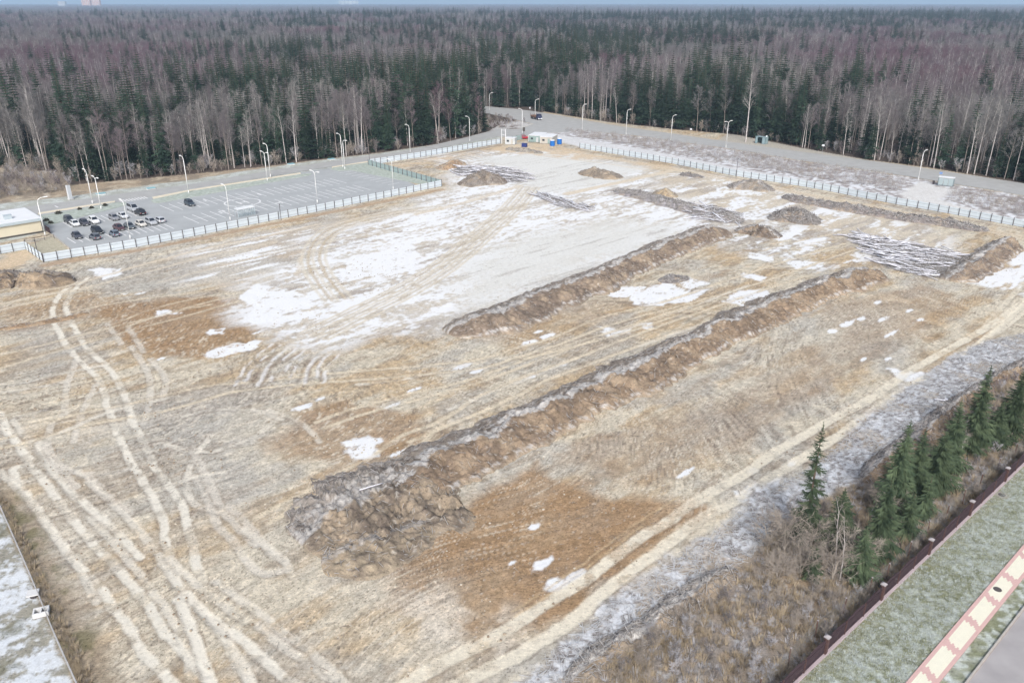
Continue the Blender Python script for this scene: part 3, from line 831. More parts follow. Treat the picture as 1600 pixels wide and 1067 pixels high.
def sheet_fence(px, label, side=-1, m=None, step=2.9, pts=None, h=2.0):
    m = m or M['sheet']
    pl = P(px) if pts is None else pts
    root = thing('sheet_fence', label, 'fence', (*pl[0], 0), 0, 'pale sheet metal fences around the site')
    o0 = np.array(pl[0])
    first = True
    for a, b in zip(pl[:-1], pl[1:]):
        D = np.linalg.norm(b - a); d = (b - a) / D
        n = max(1, int(round(D / step))); w = D / n
        rz = math.atan2(d[1], d[0]); nn = np.array([d[1], -d[0]]) * (-side)
        me = sheet_mesh(w, m, h)
        for i in range(n):
            c = a + d * (i + .5) * w - o0
            link('panel', me, root, (*c, random.uniform(-.03, .03)), rz + random.uniform(-.006, .006))
        for i in range(0 if first else 1, n + 1):
            c = a + d * i * w + nn * .1 - o0
            p = link('post', POST, root, (*c, random.uniform(-.06, .06)), rz)
            p.rotation_euler = (random.uniform(-.02, .02), random.uniform(-.02, .02), rz)
        for z in (.55, 1.55):
            rb = MB(); rb.box((D / 2, 0, 0), (D, .04, .05))
            link('rail', rb.mesh('rail', M['rail']), root, (*(a - o0 + nn * .05), z), rz)
        first = False
    return root
sheet_fence('69,409.5 213.4,386.3 304,369 420,346 550,320 690,291.5', 'long pale sheet metal fence with dark posts below the car park')
sheet_fence('0,397 41,390 69,409.5'.replace('0,397', '-60,408'), 'short stepped sheet metal fence turning the corner by the flat-roofed building')
sheet_fence('690,291 576,258.5', 'grey-green sheet metal fence closing the far end of the car park', 1, M['sheet_back'])
sheet_fence('578,257.8 594.5,255.5 657,246 715,236 782,224.5', 'pale sheet metal fence along the access road towards the gate')
sheet_fence('906,232 1050,256 1150,275.5 1260,292.5 1310,302 1400,319.5 1450,328 1600,356 1760,387', 'long pale sheet metal fence below the frosted road bank')
sheet_fence('793,222.5 815,218.5', 'short dark sheet metal fence beside the grey site cabin', 1, M['sheet_back'])

# brown picket fence on a low plinth
M['picket'] = mat('brown_picket', S(74, 60, 66), .8, .18, 3., rnd=.12)
M['plinth'] = mat('pink_plinth', S(196, 180, 184), .85, .08, 1.)
M['cap'] = mat('cap_stone', S(176, 170, 172), .8, .08, 3.)
M['brick'] = mat('dark_brick', S(96, 74, 72), .9, .2, 6.)
fa, fb = P('1240,1067 1600,723')
fd = (fb - fa) / np.linalg.norm(fb - fa); fn = np.array([-fd[1], fd[0]])
f0 = fa - fd * 8
fence = thing('picket_fence', 'dark brown picket fence with scalloped top and capped posts beside the lawn', 'fence', (*f0, 0), math.atan2(fd[1], fd[0]))
caps = [np.dot(G(x, y, 2.15) - f0, fd) for x, y in ((1295, 994), (1383, 912), (1456, 842), (1520, 782), (1576, 730))]
sp = (caps[-1] - caps[0]) / 4
bay = sp / 3
LEN = 92
s0 = caps[0] - sp * 2
i = 0
for q in range(int(LEN / bay)):
    a = s0 + q * bay
    if a < -4: continue
    bm_ = MB()
    npk = int(bay / .13)
    for j in range(npk):
        s = (j + .5) / npk
        h = 1.62 + .26 * math.sin(math.pi * s) + random.uniform(-.012, .012)
        bm_.box((a + .08 + s * (bay - .16), .02, .12 + h / 2), (.10, .025, h))
    for z in (.45, 1.45): bm_.box((a + bay / 2, -.03, z), (bay - .1, .04, .07))
    o = bm_.build('picket_panel', M['picket'], fence); o['kind'] = 'stuff'
    bm_ = MB()
    if (q % 3) == 0:
        bm_.box((a, 0, 1.0), (.36, .36, 2.0)); p = bm_.build('post', M['brick'], fence)
        cb = MB(); cb.box((a, 0, 2.05), (.5, .5, .1)); cb.box((a, 0, 2.16), (.46, .46, .13), taper=.35); cb.build('cap', M['cap'], p)
    else:
        bm_.box((a, -.02, .88), (.1, .1, 1.76)); bm_.build('post', M['brick'], fence)
bm_ = MB(); bm_.box((LEN / 2 - 4, -.06, .05), (LEN, .34, .22)); bm_.build('plinth', M['plinth'], fence)

# wire fences
M['galv'] = mat('galvanised', S(168, 168, 170), .6, .1, 4., .4)
M['rust'] = mat('rusty_steel', S(110, 84, 74), .85, .15, 5.)
M['mesh_wire'] = mat('wire', S(150, 152, 150), .7)
wire_tops = ((1590, 693), (1563, 716), (1535, 740), (1509, 764), (1482, 789), (1453.6, 814), (1424, 846), (1390, 880), (1363, 902), (1322, 934), (1278, 969), (1236, 1012))
wl_ = [G(x, y, 2.0) for x, y in wire_tops][::-1]
wl_ = [wl_[0] * 2 - wl_[1]] + wl_ + [wl_[-1] * 2 - wl_[-2]]
wf = thing('wire_fence', 'rusty steel posts and wire mesh running through rank grass beside picket fence', 'fence', (*wl_[0], 0))
for i, p in enumerate(wl_):
    b = MB(); b.tube([(0, 0, -.1), (random.uniform(-.08, .08), random.uniform(-.08, .08), 2.0)], .055, 6)
    o = b.build('post', M['rust'], wf, (*(p - wl_[0]), 0))
    b = MB(); b.box((0, 0, 2.02), (.14, .14, .07)); b.build('insulator', M['cap'], o)
for i, (a, b2) in enumerate(zip(wl_[:-1], wl_[1:])):
    mb = MB()
    a0, a1 = np.r_[a - wl_[0], 0], np.r_[b2 - wl_[0], 0]
    for z in (.1, .55, 1.0, 1.45, 1.9): mb.tube([a0 + [0, 0, z], a1 + [0, 0, z]], .007, 3, cap=False)
    n_ = 22
    for j in range(n_):
        q = a0 + (a1 - a0) * (j + .5) / n_
        mb.tube([q + [0, 0, .1], q + [0, 0, 1.9]], .004, 3, cap=False)
    mb.build('wire_mesh', M['mesh_wire'], wf)['kind'] = 'stuff'
lw = P('-30,735 0,792 20,838 45,895 66,945 88,1000 118,1067 140,1115')
lw = resample(lw, 3.0)
lf = thing('mesh_fence', 'low grey welded mesh fence at the frosty lower corner of the site', 'fence', (*lw[0], 0))
for i, p in enumerate(lw):
    b = MB(); b.tube([(0, 0, -.1), (0, 0, 1.35)], .04, 6); b.build('post', M['galv'], lf, (*(p - lw[0]), 0))
for a, b2 in zip(lw[:-1], lw[1:]):
    mb = MB(); a0, a1 = np.r_[a - lw[0], 0], np.r_[b2 - lw[0], 0]
    for z in (.12, .5, .9, 1.3): mb.tube([a0 + [0, 0, z], a1 + [0, 0, z]], .022 if z in (.12, 1.3) else .012, 4, cap=False)
    for j in range(26):
        q = a0 + (a1 - a0) * (j + .5) / 26
        mb.tube([q + [0, 0, .12], q + [0, 0, 1.3]], .009, 3, cap=False)
    mb.build('mesh_panel', M['galv'], lf)['kind'] = 'stuff'
M['concrete'] = mat('white_concrete', S(226, 226, 226), .85, .06, 3.)
t = thing('concrete_block', 'white concrete block with two square holes beside mesh fence', 'block', (*G(66, 960), .05), R(112))
b = MB()
for y_ in (-.62, .0, .62): b.box((0, y_, .3), (.8, .14, .5))
for x_ in (-.42, .42): b.box((x_, 0, .3), (.14, 1.38, .52))
b.build('shell', M['concrete'], t)
b = MB(); b.box((0, 0, .06), (.9, 1.3, .1)); b.build('hollow_shade', mat('dark_hollow', S(84, 78, 80)), t)  # dark sheet stands in for the shade inside the two holes
for x_ in (-.3, .3):
    b = MB(); b.box((x_, 0, -.02), (.12, 1.2, .14)); b.build('skid', M['rust'], t)
t = thing('concrete_cover', 'flat white square cover on a dark shaft beside mesh fence', 'cover', (*G(53, 931), 0), R(20))
b = MB(); b.box((0, 0, .42), (1.05, 1.0, .12)); b.build('slab', M['concrete'], t)
b = MB(); b.tube([(0, 0, -.05), (0, 0, .358)], .36, 12); b.build('shaft', M['post'], t)

# ------------------------------------------------------------------ lamps
M['lamp'] = mat('pale_lamp_paint', S(244, 244, 242), .5, .03, 2., .4)
def lamp(px, ytop, arms, label, rise=1.2, reach=1.7, thick=1.0):
    base = G(*px); h = max(6.0, top_height(px[0], px[1], ytop))
    t = thing('street_lamp', label, 'street lamp', (*base, 0), 0, 'pale street lamps')
    b = MB(); b.tube([(0, 0, -.1), (0, 0, .9)], [.16, .15], 8); b.tube([(0, 0, .9), (0, 0, h - rise * .9)], [.14 * thick, .10 * thick], 8); b.build('pole', M['lamp'], t, smooth=True)
    for az in arms:
        dx, dy = math.cos(az), math.sin(az)
        cp = [(0, 0, h - rise), (dx * .12, dy * .12, h - rise * .5), (dx * reach * .4, dy * reach * .4, h - .12), (dx * reach, dy * reach, h + .05)]
        b = MB(); b.tube(smooth_line3(cp), .085, 6); a = b.build('arm', M['lamp'], t, smooth=True)
        b = MB(); b.box((dx * (reach + .35), dy * (reach + .35), h + .07), (1.0, .42, .2), az, taper=.8); b.build('lamp_head', M['lamp'], a)
def smooth_line3(p, n=4):
    p = np.array(p, float); q = np.vstack([2 * p[0] - p[1], p, 2 * p[-1] - p[-2]]); out = []
    for i in range(1, len(q) - 2):
        a, b, c, d = q[i - 1:i + 3]
        for tt in np.arange(n) / n: out.append(.5 * (2 * b + (c - a) * tt + (2 * a - 5 * b + 4 * c - d) * tt * tt + (3 * b - a - 3 * c + d) * tt ** 3))
    return np.array(out + [p[-1]])
AW = math.atan2(UX, -UY); AE = math.atan2(.67, .74); AN = math.atan2(-UX, UY)
for px, yt, arms, lab in (
    ((145, 318), 266, (AW,), 'pale street lamp across the road from the white roadside pylon'),
    ((158.5, 327), 277, (AW, AN), 'two-armed street lamp on the grass verge near the parked cars'),
    ((204, 373), 314, (AW,), 'street lamp standing among the parked cars by the fence'),
    ((71, 368), 310, (UA,), 'street lamp at the corner of the flat-roofed building'),
    ((295, 302), 245, (AW,), 'street lamp on the verge behind the lone dark car'),
    ((360, 344), 290, (AW,), 'street lamp between the landing circle and the sheet fence'),
    ((418, 283), 238, (AW, AN), 'shorter of the two lamps on the verge past the landing circle'),
    ((423, 277), 226, (AW,), 'taller of the two lamps on the verge past the landing circle'),
    ((496, 317), 268, (AW, AN), 'street lamp in the car park near the middle of the long fence'),
    ((536, 262), 210, (AW,), 'taller of the paired lamps at the second car park entrance'),
    ((539, 265), 219, (AN,), 'shorter of the paired lamps at the second car park entrance'),
    ((614.5, 296), 250, (AW, AN), 'street lamp in the far corner of the car park by the grey-green fence'),
    ((641, 238), 196, (AW,), 'street lamp on the access road past the grey-green fence'),
    ((734, 221), 183, (AW,), 'street lamp on the access road before the gate'),
    ((765, 172), 146, (AE,), 'street lamp at the far bend where the road enters the forest'),
    ((816, 208), 171, (AW,), 'street lamp at the junction above the gate'),
    ((836, 185.5), 156, (AE,), 'street lamp in front of the blue truck'),
    ((909.5, 203), 164, (AE,), 'first lamp past the truck along the forest road'),
    ((978, 211), 172, (AE,), 'second lamp past the truck along the forest road'),
    ((1048, 221), 181, (AE,), 'third lamp past the truck along the forest road'),
    ((1134, 231), 190, (AE, AE + math.pi), 'two-armed street lamp before the teal bus shelter'),
    ((1434.5, 281), 236, (AE,), 'street lamp beside the glass bus shelter with white roof')):
    lamp(px, yt, arms, lab, thick=.6 if 'car park' in lab and 'entrance' not in lab or 'among the parked' in lab or 'landing circle and' in lab else 1.0)
def thin_pole(px, yt, label):
    h = top_height(px[0], px[1], yt)
    t = thing('pole', label, 'pole', (*G(*px), 0))
    b = MB(); b.tube([(0, 0, -.1), (0, 0, h)], .07, 6); b.build('shaft', M['post'], t)
    b = MB(); b.box((0, 0, h - .12), (.3, .12, .22)); b.build('bracket', M['post'], t)
thin_pole((439.5, 344), 319, 'thin dark pole on the long fence below the car park')
thin_pole((1150, 277), 248, 'thin dark pole on the fence below the frosted bank')
thin_pole((578, 259), 241, 'thin dark pole at the far corner of the car park')
thin_pole((61, 403), 375, 'thin dark pole inside the fence corner by the building lawn')
# ------------------------------------------------------------------ buildings, shelters, cabins
M['wall'] = mat('cream_cladding', S(222, 213, 190), .8, .04, .4)
M['roofw'] = mat('pale_roof', S(238, 240, 242), .7, .03, .3)
M['fascia'] = mat('grey_fascia', S(188, 200, 206), .6, .04, .5)
M['base'] = mat('dark_plinth', S(92, 88, 84), .9, .1, 2.)
M['glass_dark'] = mat('dark_glass', S(58, 64, 72), .15, .1, 1., .6)
def building():
    c = G(67.5, 363)
    bk = G(46, 324, 3.9)
    dep = float(np.dot(bk - c, -V_)) + .4
    W = 34.0
    t = thing('flat_roofed_building', 'low cream building with pale flat roof at the edge of the car park', 'building', (*c, 0), UA)
    # local x along U (building runs to -x), local y = away from camera
    b = MB(); b.box((-W / 2, dep / 2, 1.75), (W, dep, 2.7)); b.build('wall', M['wall'], t)
    b = MB(); b.box((-W / 2, dep / 2, .2), (W + .06, dep + .06, .42)); b.build('plinth', M['base'], t)
    b = MB(); b.box((-W / 2, dep / 2, 3.45), (W + 1.0, dep + 1.0, .7)); f = b.build('fascia', M['fascia'], t)
    b = MB(); b.box((-W / 2, dep / 2, 3.83), (W + .7, dep + .7, .06)); r = b.build('roof', M['roofw'], t)
    b = MB(); b.box((-6.2, 4.2, 4.35), (1.7, 1.2, .95)); b.box((-6.2, 4.2, 4.86), (1.9, 1.4, .08)); u = b.build('ventilation_unit', M['fascia'], r)
    # brown gate panel and rails at the corner
    g = thing('slatted_enclosure', 'dark brown slatted enclosure at the corner of the cream building', 'enclosure', (*G(72, 361), 0), math.atan2(VY, VX))
    for i in range(14):
        b = MB(); b.box((i * .3, 0, .8), (.24, .05, 1.5)); b.build('slat', M['picket'], g)
    for z in (.3, 1.3):
        b = MB(); b.box((1.95, .06, z), (4.1, .06, .1)); b.build('rail', M['picket'], g)
    rl = thing('railing', 'thin dark rail on posts across the strip behind the fence corner', 'railing', (*G(40, 381), 0), UA)
    for i in range(4):
        b = MB(); b.tube([(i * 2.2, 0, 0), (i * 2.2, 0, 1.2)], .05, 6); b.build('post', M['post'], rl)
    for z in (.6, 1.15):
        b = MB(); b.tube([(0, 0, z), (6.6, 0, z)], .04, 6); b.build('rail', M['post'], rl)
building()
py_h = top_height(110, 312, 290)
t = thing('roadside_pylon', 'tall white three-sided pylon standing on the far verge', 'sign', (*G(110, 312), 0), UA + .5)
b = MB(); b.tube([(0, 0, .35), (0, 0, py_h)], .75, 3); b.build('panel', M['roofw'], t)
b = MB(); b.tube([(0, 0, -.05), (0, 0, .348)], .95, 3); b.build('foot', M['concrete'], t)

M['teal'] = mat('teal_paint', S(84, 110, 116), .6, .08, 1.)
M['teal_lt'] = mat('pale_teal_panel', S(150, 172, 178), .5, .06, 1.)
def glassm():
    m, nt, n, l, b = nodes('frosted_glass')
    b.inputs['Base Color'].default_value = (*S(196, 212, 216), 1); b.inputs['Roughness'].default_value = .35
    b.inputs['Transmission Weight'].default_value = .25; b.inputs['Alpha'].default_value = .85
    return m
M['glass'] = glassm()
M['clear'] = glassm(); M['clear'].node_tree.nodes['Principled BSDF'].inputs['Alpha'].default_value = .3
def shelter_frame(t, w, d, h, roofm, framem, over=.15):
    for x_ in (-w / 2, w / 2):
        for y_ in (-d / 2, d / 2):
            b = MB(); b.box((x_, y_, h / 2), (.1, .1, h)); b.build('post', framem, t)
    b = MB(); b.box((0, 0, h + .07), (w + over * 2, d + over * 2, .14)); b.build('roof', roofm, t)
def bus_glass():
    a, c = G(1464.5, 290), G(1488, 292.5)
    w = np.linalg.norm(c - a); d = (c - a) / w; dep = 1.9
    mid = (a + c) / 2 + np.array([-d[1], d[0]]) * dep / 2
    t = thing('bus_shelter', 'glass bus shelter with white roof on the near side of the road', 'shelter', (*mid, 0), math.atan2(d[1], d[0]))
    shelter_frame(t, w, dep, 2.7, M['roofw'], M['teal'])
    for k in range(3):
        b = MB(); b.box((-w / 2 + (k + .5) * w / 3, -dep / 2, 1.35), (w / 3 - .12, .03, 2.3)); b.build('pane', M['glass'], t)
    for x_ in (-w / 2, w / 2):
        b = MB(); b.box((x_, 0, 1.35), (.03, dep - .2, 2.3)); b.build('pane', M['glass'], t)
    b = MB(); b.box((0, .5, .45), (w * .7, .4, .06)); b.box((-w * .3, .5, .21), (.06, .3, .42)); b.box((w * .3, .5, .21), (.06, .3, .42)); b.build('bench', M['picket'], t)
    t = thing('litter_bin', 'small dark litter bin beside the glass bus shelter', 'bin', (*G(1458, 287.5), 0))
    b = MB(); b.tube([(0, 0, 0), (0, 0, .95)], [.28, .36], 10); b.build('drum', M['post'], t)
    b = MB(); b.tube([(0, 0, .951), (0, 0, 1.02)], [.38, .34], 10); b.build('rim', M['base'], t)
bus_glass()
def bus_teal():
    a, c = G(1179.5, 224), G(1195, 226)
    w = np.linalg.norm(c - a); d = (c - a) / w; dep = 2.2
    mid = (a + c) / 2 + np.array([-d[1], d[0]]) * dep / 2
    t = thing('bus_shelter', 'dark teal bus shelter under the trees on the forest side', 'shelter', (*mid, 0), math.atan2(d[1], d[0]))
    shelter_frame(t, w, dep, 2.7, M['teal_lt'], M['teal'])
    b = MB(); b.box((0, dep / 2, 1.35), (w - .12, .06, 2.6)); b.build('back_panel', M['teal'], t)
    for x_ in (-w / 2, w / 2):
        b = MB(); b.box((x_, 0, 1.35), (.06, dep - .12, 2.6)); b.build('side_panel', M['teal_lt'], t)
    for x_, ww in ((-w * .38, w * .2), (w * .33, w * .3)):
        b = MB(); b.box((x_, -dep / 2, 1.35), (ww, .06, 2.6)); b.build('front_panel', M['teal_lt'], t)
    b = MB(); b.box((0, .5, .5), (w * .5, .4, .08)); b.box((-.8, .5, .23), (.08, .3, .46)); b.box((.8, .5, .23), (.08, .3, .46)); b.build('bench', M['picket'], t)
    b = MB(); b.box((w * .42, .3, 3.05), (.5, .5, .8)); b.build('roof_box', M['roofw'], t)
bus_teal()
def cart_shelter():
    a, c = G(373, 341), G(399, 336)
    w = np.linalg.norm(c - a); d = (c - a) / w
    mid = (a + c) / 2 - V_ * .9
    t = thing('trolley_shelter', 'white-roofed glass shelter between the landing circle and the fence', 'shelter', (*mid, 0), math.atan2(d[1], d[0]))
    shelter_frame(t, w, 1.8, 2.3, M['roofw'], M['fascia'])
    for k in range(3):
        b = MB(); b.box((-w / 2 + (k + .5) * w / 3, -.9, 1.2), (w / 3 - .12, .03, 1.9)); b.build('pane', M['clear'], t)
cart_shelter()

def cabin(px, w, d, h, az, label, wallm, roofm, doorm):
    t = thing('site_cabin', label, 'cabin', (*G(*px), 0), az, 'cabins by the site gate')
    b = MB(); b.box((0, 0, h / 2 + .1), (w, d, h)); wl = b.build('wall', wallm, t)
    b = MB(); b.box((0, 0, h + .17), (w + .25, d + .25, .14)); b.build('roof', roofm, t)
    b = MB(); b.box((w * .22, -d / 2 - .02, 1.1), (.9, .05, 2.0)); dd = b.build('door', doorm, t)
    b = MB(); b.box((w * .22 + .32, -d / 2 - .07, 1.1), (.05, .06, .14)); b.build('handle', M['post'], dd)
    b = MB(); b.box((-w * .22, -d / 2 - .02, 1.5), (1.0, .05, .8)); b.build('window', M['glass_dark'], t)
    for x_ in (-w / 2, w / 2):
        b = MB(); b.box((x_, -d / 2, h / 2 + .1), (.1, .1, h)); b.build('corner_post', roofm, t)
M['cab_grey'] = mat('grey_cabin', S(204, 208, 210), .7, .05, .8)
M['cab_green'] = mat('grey_green_cabin', S(150, 170, 168), .7, .06, .8)
M['cab_beige'] = mat('beige_cabin', S(196, 192, 184), .7, .06, .8)
RA = math.atan2(-.30, .95)
cabin((798.5, 225.5), 4.0, 3.2, 2.5, RA, 'small light grey site cabin standing alone left of the gate', M['cab_grey'], M['roofw'], M['cab_beige'])
cabin((840, 220), 5.4, 9.5, 2.6, RA, 'grey-green site cabin with white roof behind the beige one', M['cab_green'], M['roofw'], M['cab_grey'])
cabin((857.5, 222.5), 5.2, 9.0, 2.6, RA, 'beige site cabin with white roof next to the blue tanks', M['cab_beige'], M['roofw'], M['cab_green'])
M['blue'] = mat('blue_plastic', S(30, 112, 196), .45, .06, 1., .4)
M['blue_d'] = mat('dark_blue_paint', S(52, 66, 128), .6, .08, 1., .3)
for px, lab in (((863, 228.2), 'nearer bright blue round tank with white lid by the cabins'), ((874, 225.4), 'farther bright blue round tank with white lid by the cabins')):
    t = thing('water_tank', lab, 'tank', (*G(*px), 0), 0, 'blue tanks by the gate')
    b = MB(); b.tube([(0, 0, 0), (0, 0, .25), (0, 0, .3), (0, 0, 1.2), (0, 0, 1.25), (0, 0, 2.2)], [1.0, 1.0, 1.05, 1.05, 1.0, 1.0], 20); b.build('barrel', M['blue'], t, smooth=False)
    b = MB(); b.tube([(0, 0, 2.2), (0, 0, 2.35), (0, 0, 2.5)], [1.04, .9, .35], 20); b.build('lid', M['roofw'], t)
t = thing('waste_container', 'dark blue open box container on the sand before the gate', 'container', (*G(819.5, 230), 0), RA)
b = MB()
for x_ in (-1, 1): b.box((x_, 0, .75), (.1, 1.5, 1.3))
for y_ in (-.72, .72): b.box((0, y_, .75), (1.9, .08, 1.3))
b.build('shell', M['blue_d'], t)
b = MB(); b.box((0, 0, .16), (1.9, 1.36, .1)); b.build('bottom', M['blue_d'], t)
b = MB(); b.box((0, 0, 1.45), (2.2, 1.64, .08)); b.build('lid', M['blue_d'], t)
t = thing('entrance_portal', 'tall white portal of slim posts at the site entrance', 'gate', (*G(784, 225), 0), RA)
for x_ in (0, 1.7):
    b = MB(); b.box((x_, 0, 3.0), (.22, .22, 6.0)); b.build('post', M['roofw'], t)
for z in (5.6, 3.6):
    b = MB(); b.box((.85, 0, z), (1.5, .12, .14)); b.build('crossbar', M['roofw'], t)
t = thing('gate_sign', 'dark sign board on a post above the red car', 'sign', (*G(818.5, 213), 0), RA)
b = MB(); b.tube([(0, 0, 0), (0, 0, 2.0)], .09, 8); b.build('post', M['post'], t)
b = MB(); b.box((0, 0, 2.9), (1.1, .15, 1.7)); b.build('board', M['base'], t)

# small road signs
def road_sign(px, yt, label, c=(224, 226, 230), shape='disc'):
    h = max(2.2, top_height(px[0], px[1], yt))
    t = thing('road_sign', label, 'road sign', (*G(*px), 0), math.atan2(-.3, .95), 'road signs')
    b = MB(); b.tube([(0, 0, -.1), (0, 0, h)], .05, 6); b.build('post', M['galv'], t)
    b = MB()
    if shape == 'disc': b.tube([(0, -.06, h), (0, -.09, h)], .42, 14)
    else: b.box((0, -.08, h), (.9, .03, .7))
    b.build('face', mat('sign_face', S(*c), .5), t)
road_sign((828, 177), 169, 'small round white road sign behind the truck')
road_sign((1079, 210), 202.5, 'small white road sign on the forest side past the third lamp', shape='board')
road_sign((1284, 243), 227.5, 'small white road sign at the forest edge past the teal shelter', shape='board')
road_sign((1468, 281), 271, 'blue and white bus stop sign behind the glass shelter', (120, 150, 200), 'board')
M['teal_lid'] = mat('pale_blue_lid', S(150, 196, 206), .7, .05, 2.)  # pale teal top of the low boxes on the verges
for px, lab in (((158, 304), 'pale teal low box on the verge right of the white pylon'), ((236, 295.5), 'pale teal low box on the far verge opposite the crossing'), ((455, 257.5), 'pale teal low box on the far verge past the landing circle'), ((518, 249.8), 'pale teal low box on the far verge opposite the paired lamps')):
    t = thing('low_box', lab, 'hatch', (*G(*px), 0), UA, 'pale teal low boxes along the verge')
    b = MB(); b.box((0, 0, .12), (2.4, 1.7, .36)); b.build('body', M['concrete'], t)
    b = MB(); b.box((0, 0, .34), (2.6, 1.9, .08)); b.build('lid', M['teal_lid'], t)

# ------------------------------------------------------------------ vehicles
M['tyre'] = mat('tyre', S(44, 44, 46), .9, .1, 6.)
M['wheel_rim'] = mat('wheel_rim', S(150, 152, 156), .4, .05, 6., .5)
M['wind'] = mat('car_glass', S(46, 52, 62), .12, .05, 1., .6)
M['red_lens'] = mat('tail_lens', S(150, 30, 34), .3)
M['clear_lens'] = mat('head_lens', S(232, 234, 236), .2, .02, 1., .6)
M['plate'] = mat('number_plate', S(240, 240, 240), .6, .02)
_paint = {}
def paint_m(c):
    if c not in _paint: _paint[c] = mat('car_paint', S(*c), .3, .03, 1., .6)
    return _paint[c]
KINDS_ = {  # length, width, bonnet h, roof h, cabin base x0,x1, roof x0,x1
    'sedan': (4.5, 1.76, .92, 1.46, -1.75, 1.15, -1.05, .35), 'hatch': (4.1, 1.74, .95, 1.52, -1.98, 1.05, -1.6, .3),
    'suv': (4.55, 1.86, 1.08, 1.72, -2.15, 1.15, -1.85, .35), 'van': (4.95, 1.95, 1.2, 2.05, -2.42, 1.75, -2.3, .75)}
def loft(b, rings, m=0):
    k = len(rings[0]); v = np.vstack(rings)
    f = [(i * k + j, i * k + (j + 1) % k, (i + 1) * k + (j + 1) % k, (i + 1) * k + j) for i in range(len(rings) - 1) for j in range(k)]
    f += [tuple(range(k - 1, -1, -1)), tuple((len(rings) - 1) * k + j for j in range(k))]
    b.add(v, f, m)
def car(px, kind, col, label, rev=False, jit=0.0, z=.03):
    L, W, hb, hr, c0, c1, r0, r1 = KINDS_[kind]
    az = math.atan2(VY, VX) + (math.pi if rev else 0) + jit
    t = thing('parked_car', label, 'car', (*G(*px), z), az, 'cars in the car park')
    pm = paint_m(col)
    h2 = L / 2
    def ring(x, zt, w, zb=.3): return np.array([(x, -w * .92, zb), (x, -w, zb + .22), (x, -w, zt - .16), (x, -w * .86, zt), (x, w * .86, zt), (x, w, zt - .16), (x, w, zb + .22), (x, w * .92, zb)])
    w = W / 2
    b = MB()
    loft(b, [ring(-h2, hb * .82, w * .86, .42), ring(-h2 + .12, hb * .96, w * .95), ring(c0 + .1, hb * 1.02, w), ring(0, hb * 1.02, w), ring(c1, hb, w), ring(h2 - .5, hb * .86, w * .97), ring(h2 - .08, hb * .70, w * .88), ring(h2, hb * .58, w * .78, .4)])
    # cabin shell
    g = lambda x, zz, ww: [(x, -ww, zz), (x, ww, zz)]
    zb = hb * .97
    v = [(c0, -w * .88, zb), (c0, w * .88, zb), (c1, w * .88, zb), (c1, -w * .88, zb), (r0, -w * .70, hr), (r0, w * .70, hr), (r1, w * .70, hr), (r1, -w * .70, hr),
         (r0 + .12, -w * .6, hr + .05), (r0 + .12, w * .6, hr + .05), (r1 - .15, w * .6, hr + .05), (r1 - .15, -w * .6, hr + .05)]
    b.add(v, [(0, 1, 5, 4), (1, 2, 6, 5), (2, 3, 7, 6), (3, 0, 4, 7), (4, 5, 9, 8), (5, 6, 10, 9), (6, 7, 11, 10), (7, 4, 8, 11), (8, 9, 10, 11)])
    body = b.build('body', pm, t)
    v = np.array(v)
    def pane(nm, i, j, k_, l, ins=.12, parent=body):
        q = v[[i, j, k_, l]]; c = q.mean(0); q2 = c + (q - c) * (1 - ins)
        nrm = np.cross(q[1] - q[0], q[3] - q[0]); nrm /= np.linalg.norm(nrm)
        if np.dot(nrm, c - np.array([0, 0, hb])) < 0: nrm = -nrm
        bb = MB(); bb.add(np.vstack([q2 + nrm * .012, q2 + nrm * .002]), [(0, 1, 2, 3), (0, 4, 5, 1), (1, 5, 6, 2), (2, 6, 7, 3), (3, 7, 4, 0)])
        bb.build(nm, M['wind'], parent)
    pane('rear_window', 0, 1, 5, 4); pane('windscreen', 2, 3, 7, 6); pane('side_window', 1, 2, 6, 5, .16); pane('side_window', 3, 0, 4, 7, .16)
    for x_ in (-L * .3, L * .31):
        for s_ in (-1, 1):
            bb = MB(); bb.tube([(x_, s_ * (w - .20), .33), (x_, s_ * (w + .015), .33)], .33, 14); ww = bb.build('wheel', M['tyre'], t)
            bb = MB(); bb.tube([(x_, s_ * (w + .01), .33), (x_, s_ * (w + .03), .33)], .2, 10); bb.build('rim', M['wheel_rim'], ww)
    for s_ in (-1, 1):
        bb = MB(); bb.box((h2 - .08, s_ * w * .62, hb * .58), (.16, .34, .14)); bb.build('headlight', M['clear_lens'], t)
        bb = MB(); bb.box((-h2 + .03, s_ * w * .68, hb * .74), (.1, .3, .18)); bb.build('taillight', M['red_lens'], t)
    bb = MB(); bb.box((-h2 - .005, 0, hb * .58), (.04, .52, .12)); bb.build('number_plate', M['plate'], t)
    bb = MB(); bb.box((h2 + .005, 0, .42), (.04, .52, .12)); bb.build('number_plate', M['plate'], t)
dk, gy, sv, wh, bk, mr = (74, 76, 84), (104, 108, 116), (186, 190, 196), (238, 240, 242), (40, 42, 46), (92, 62, 66)
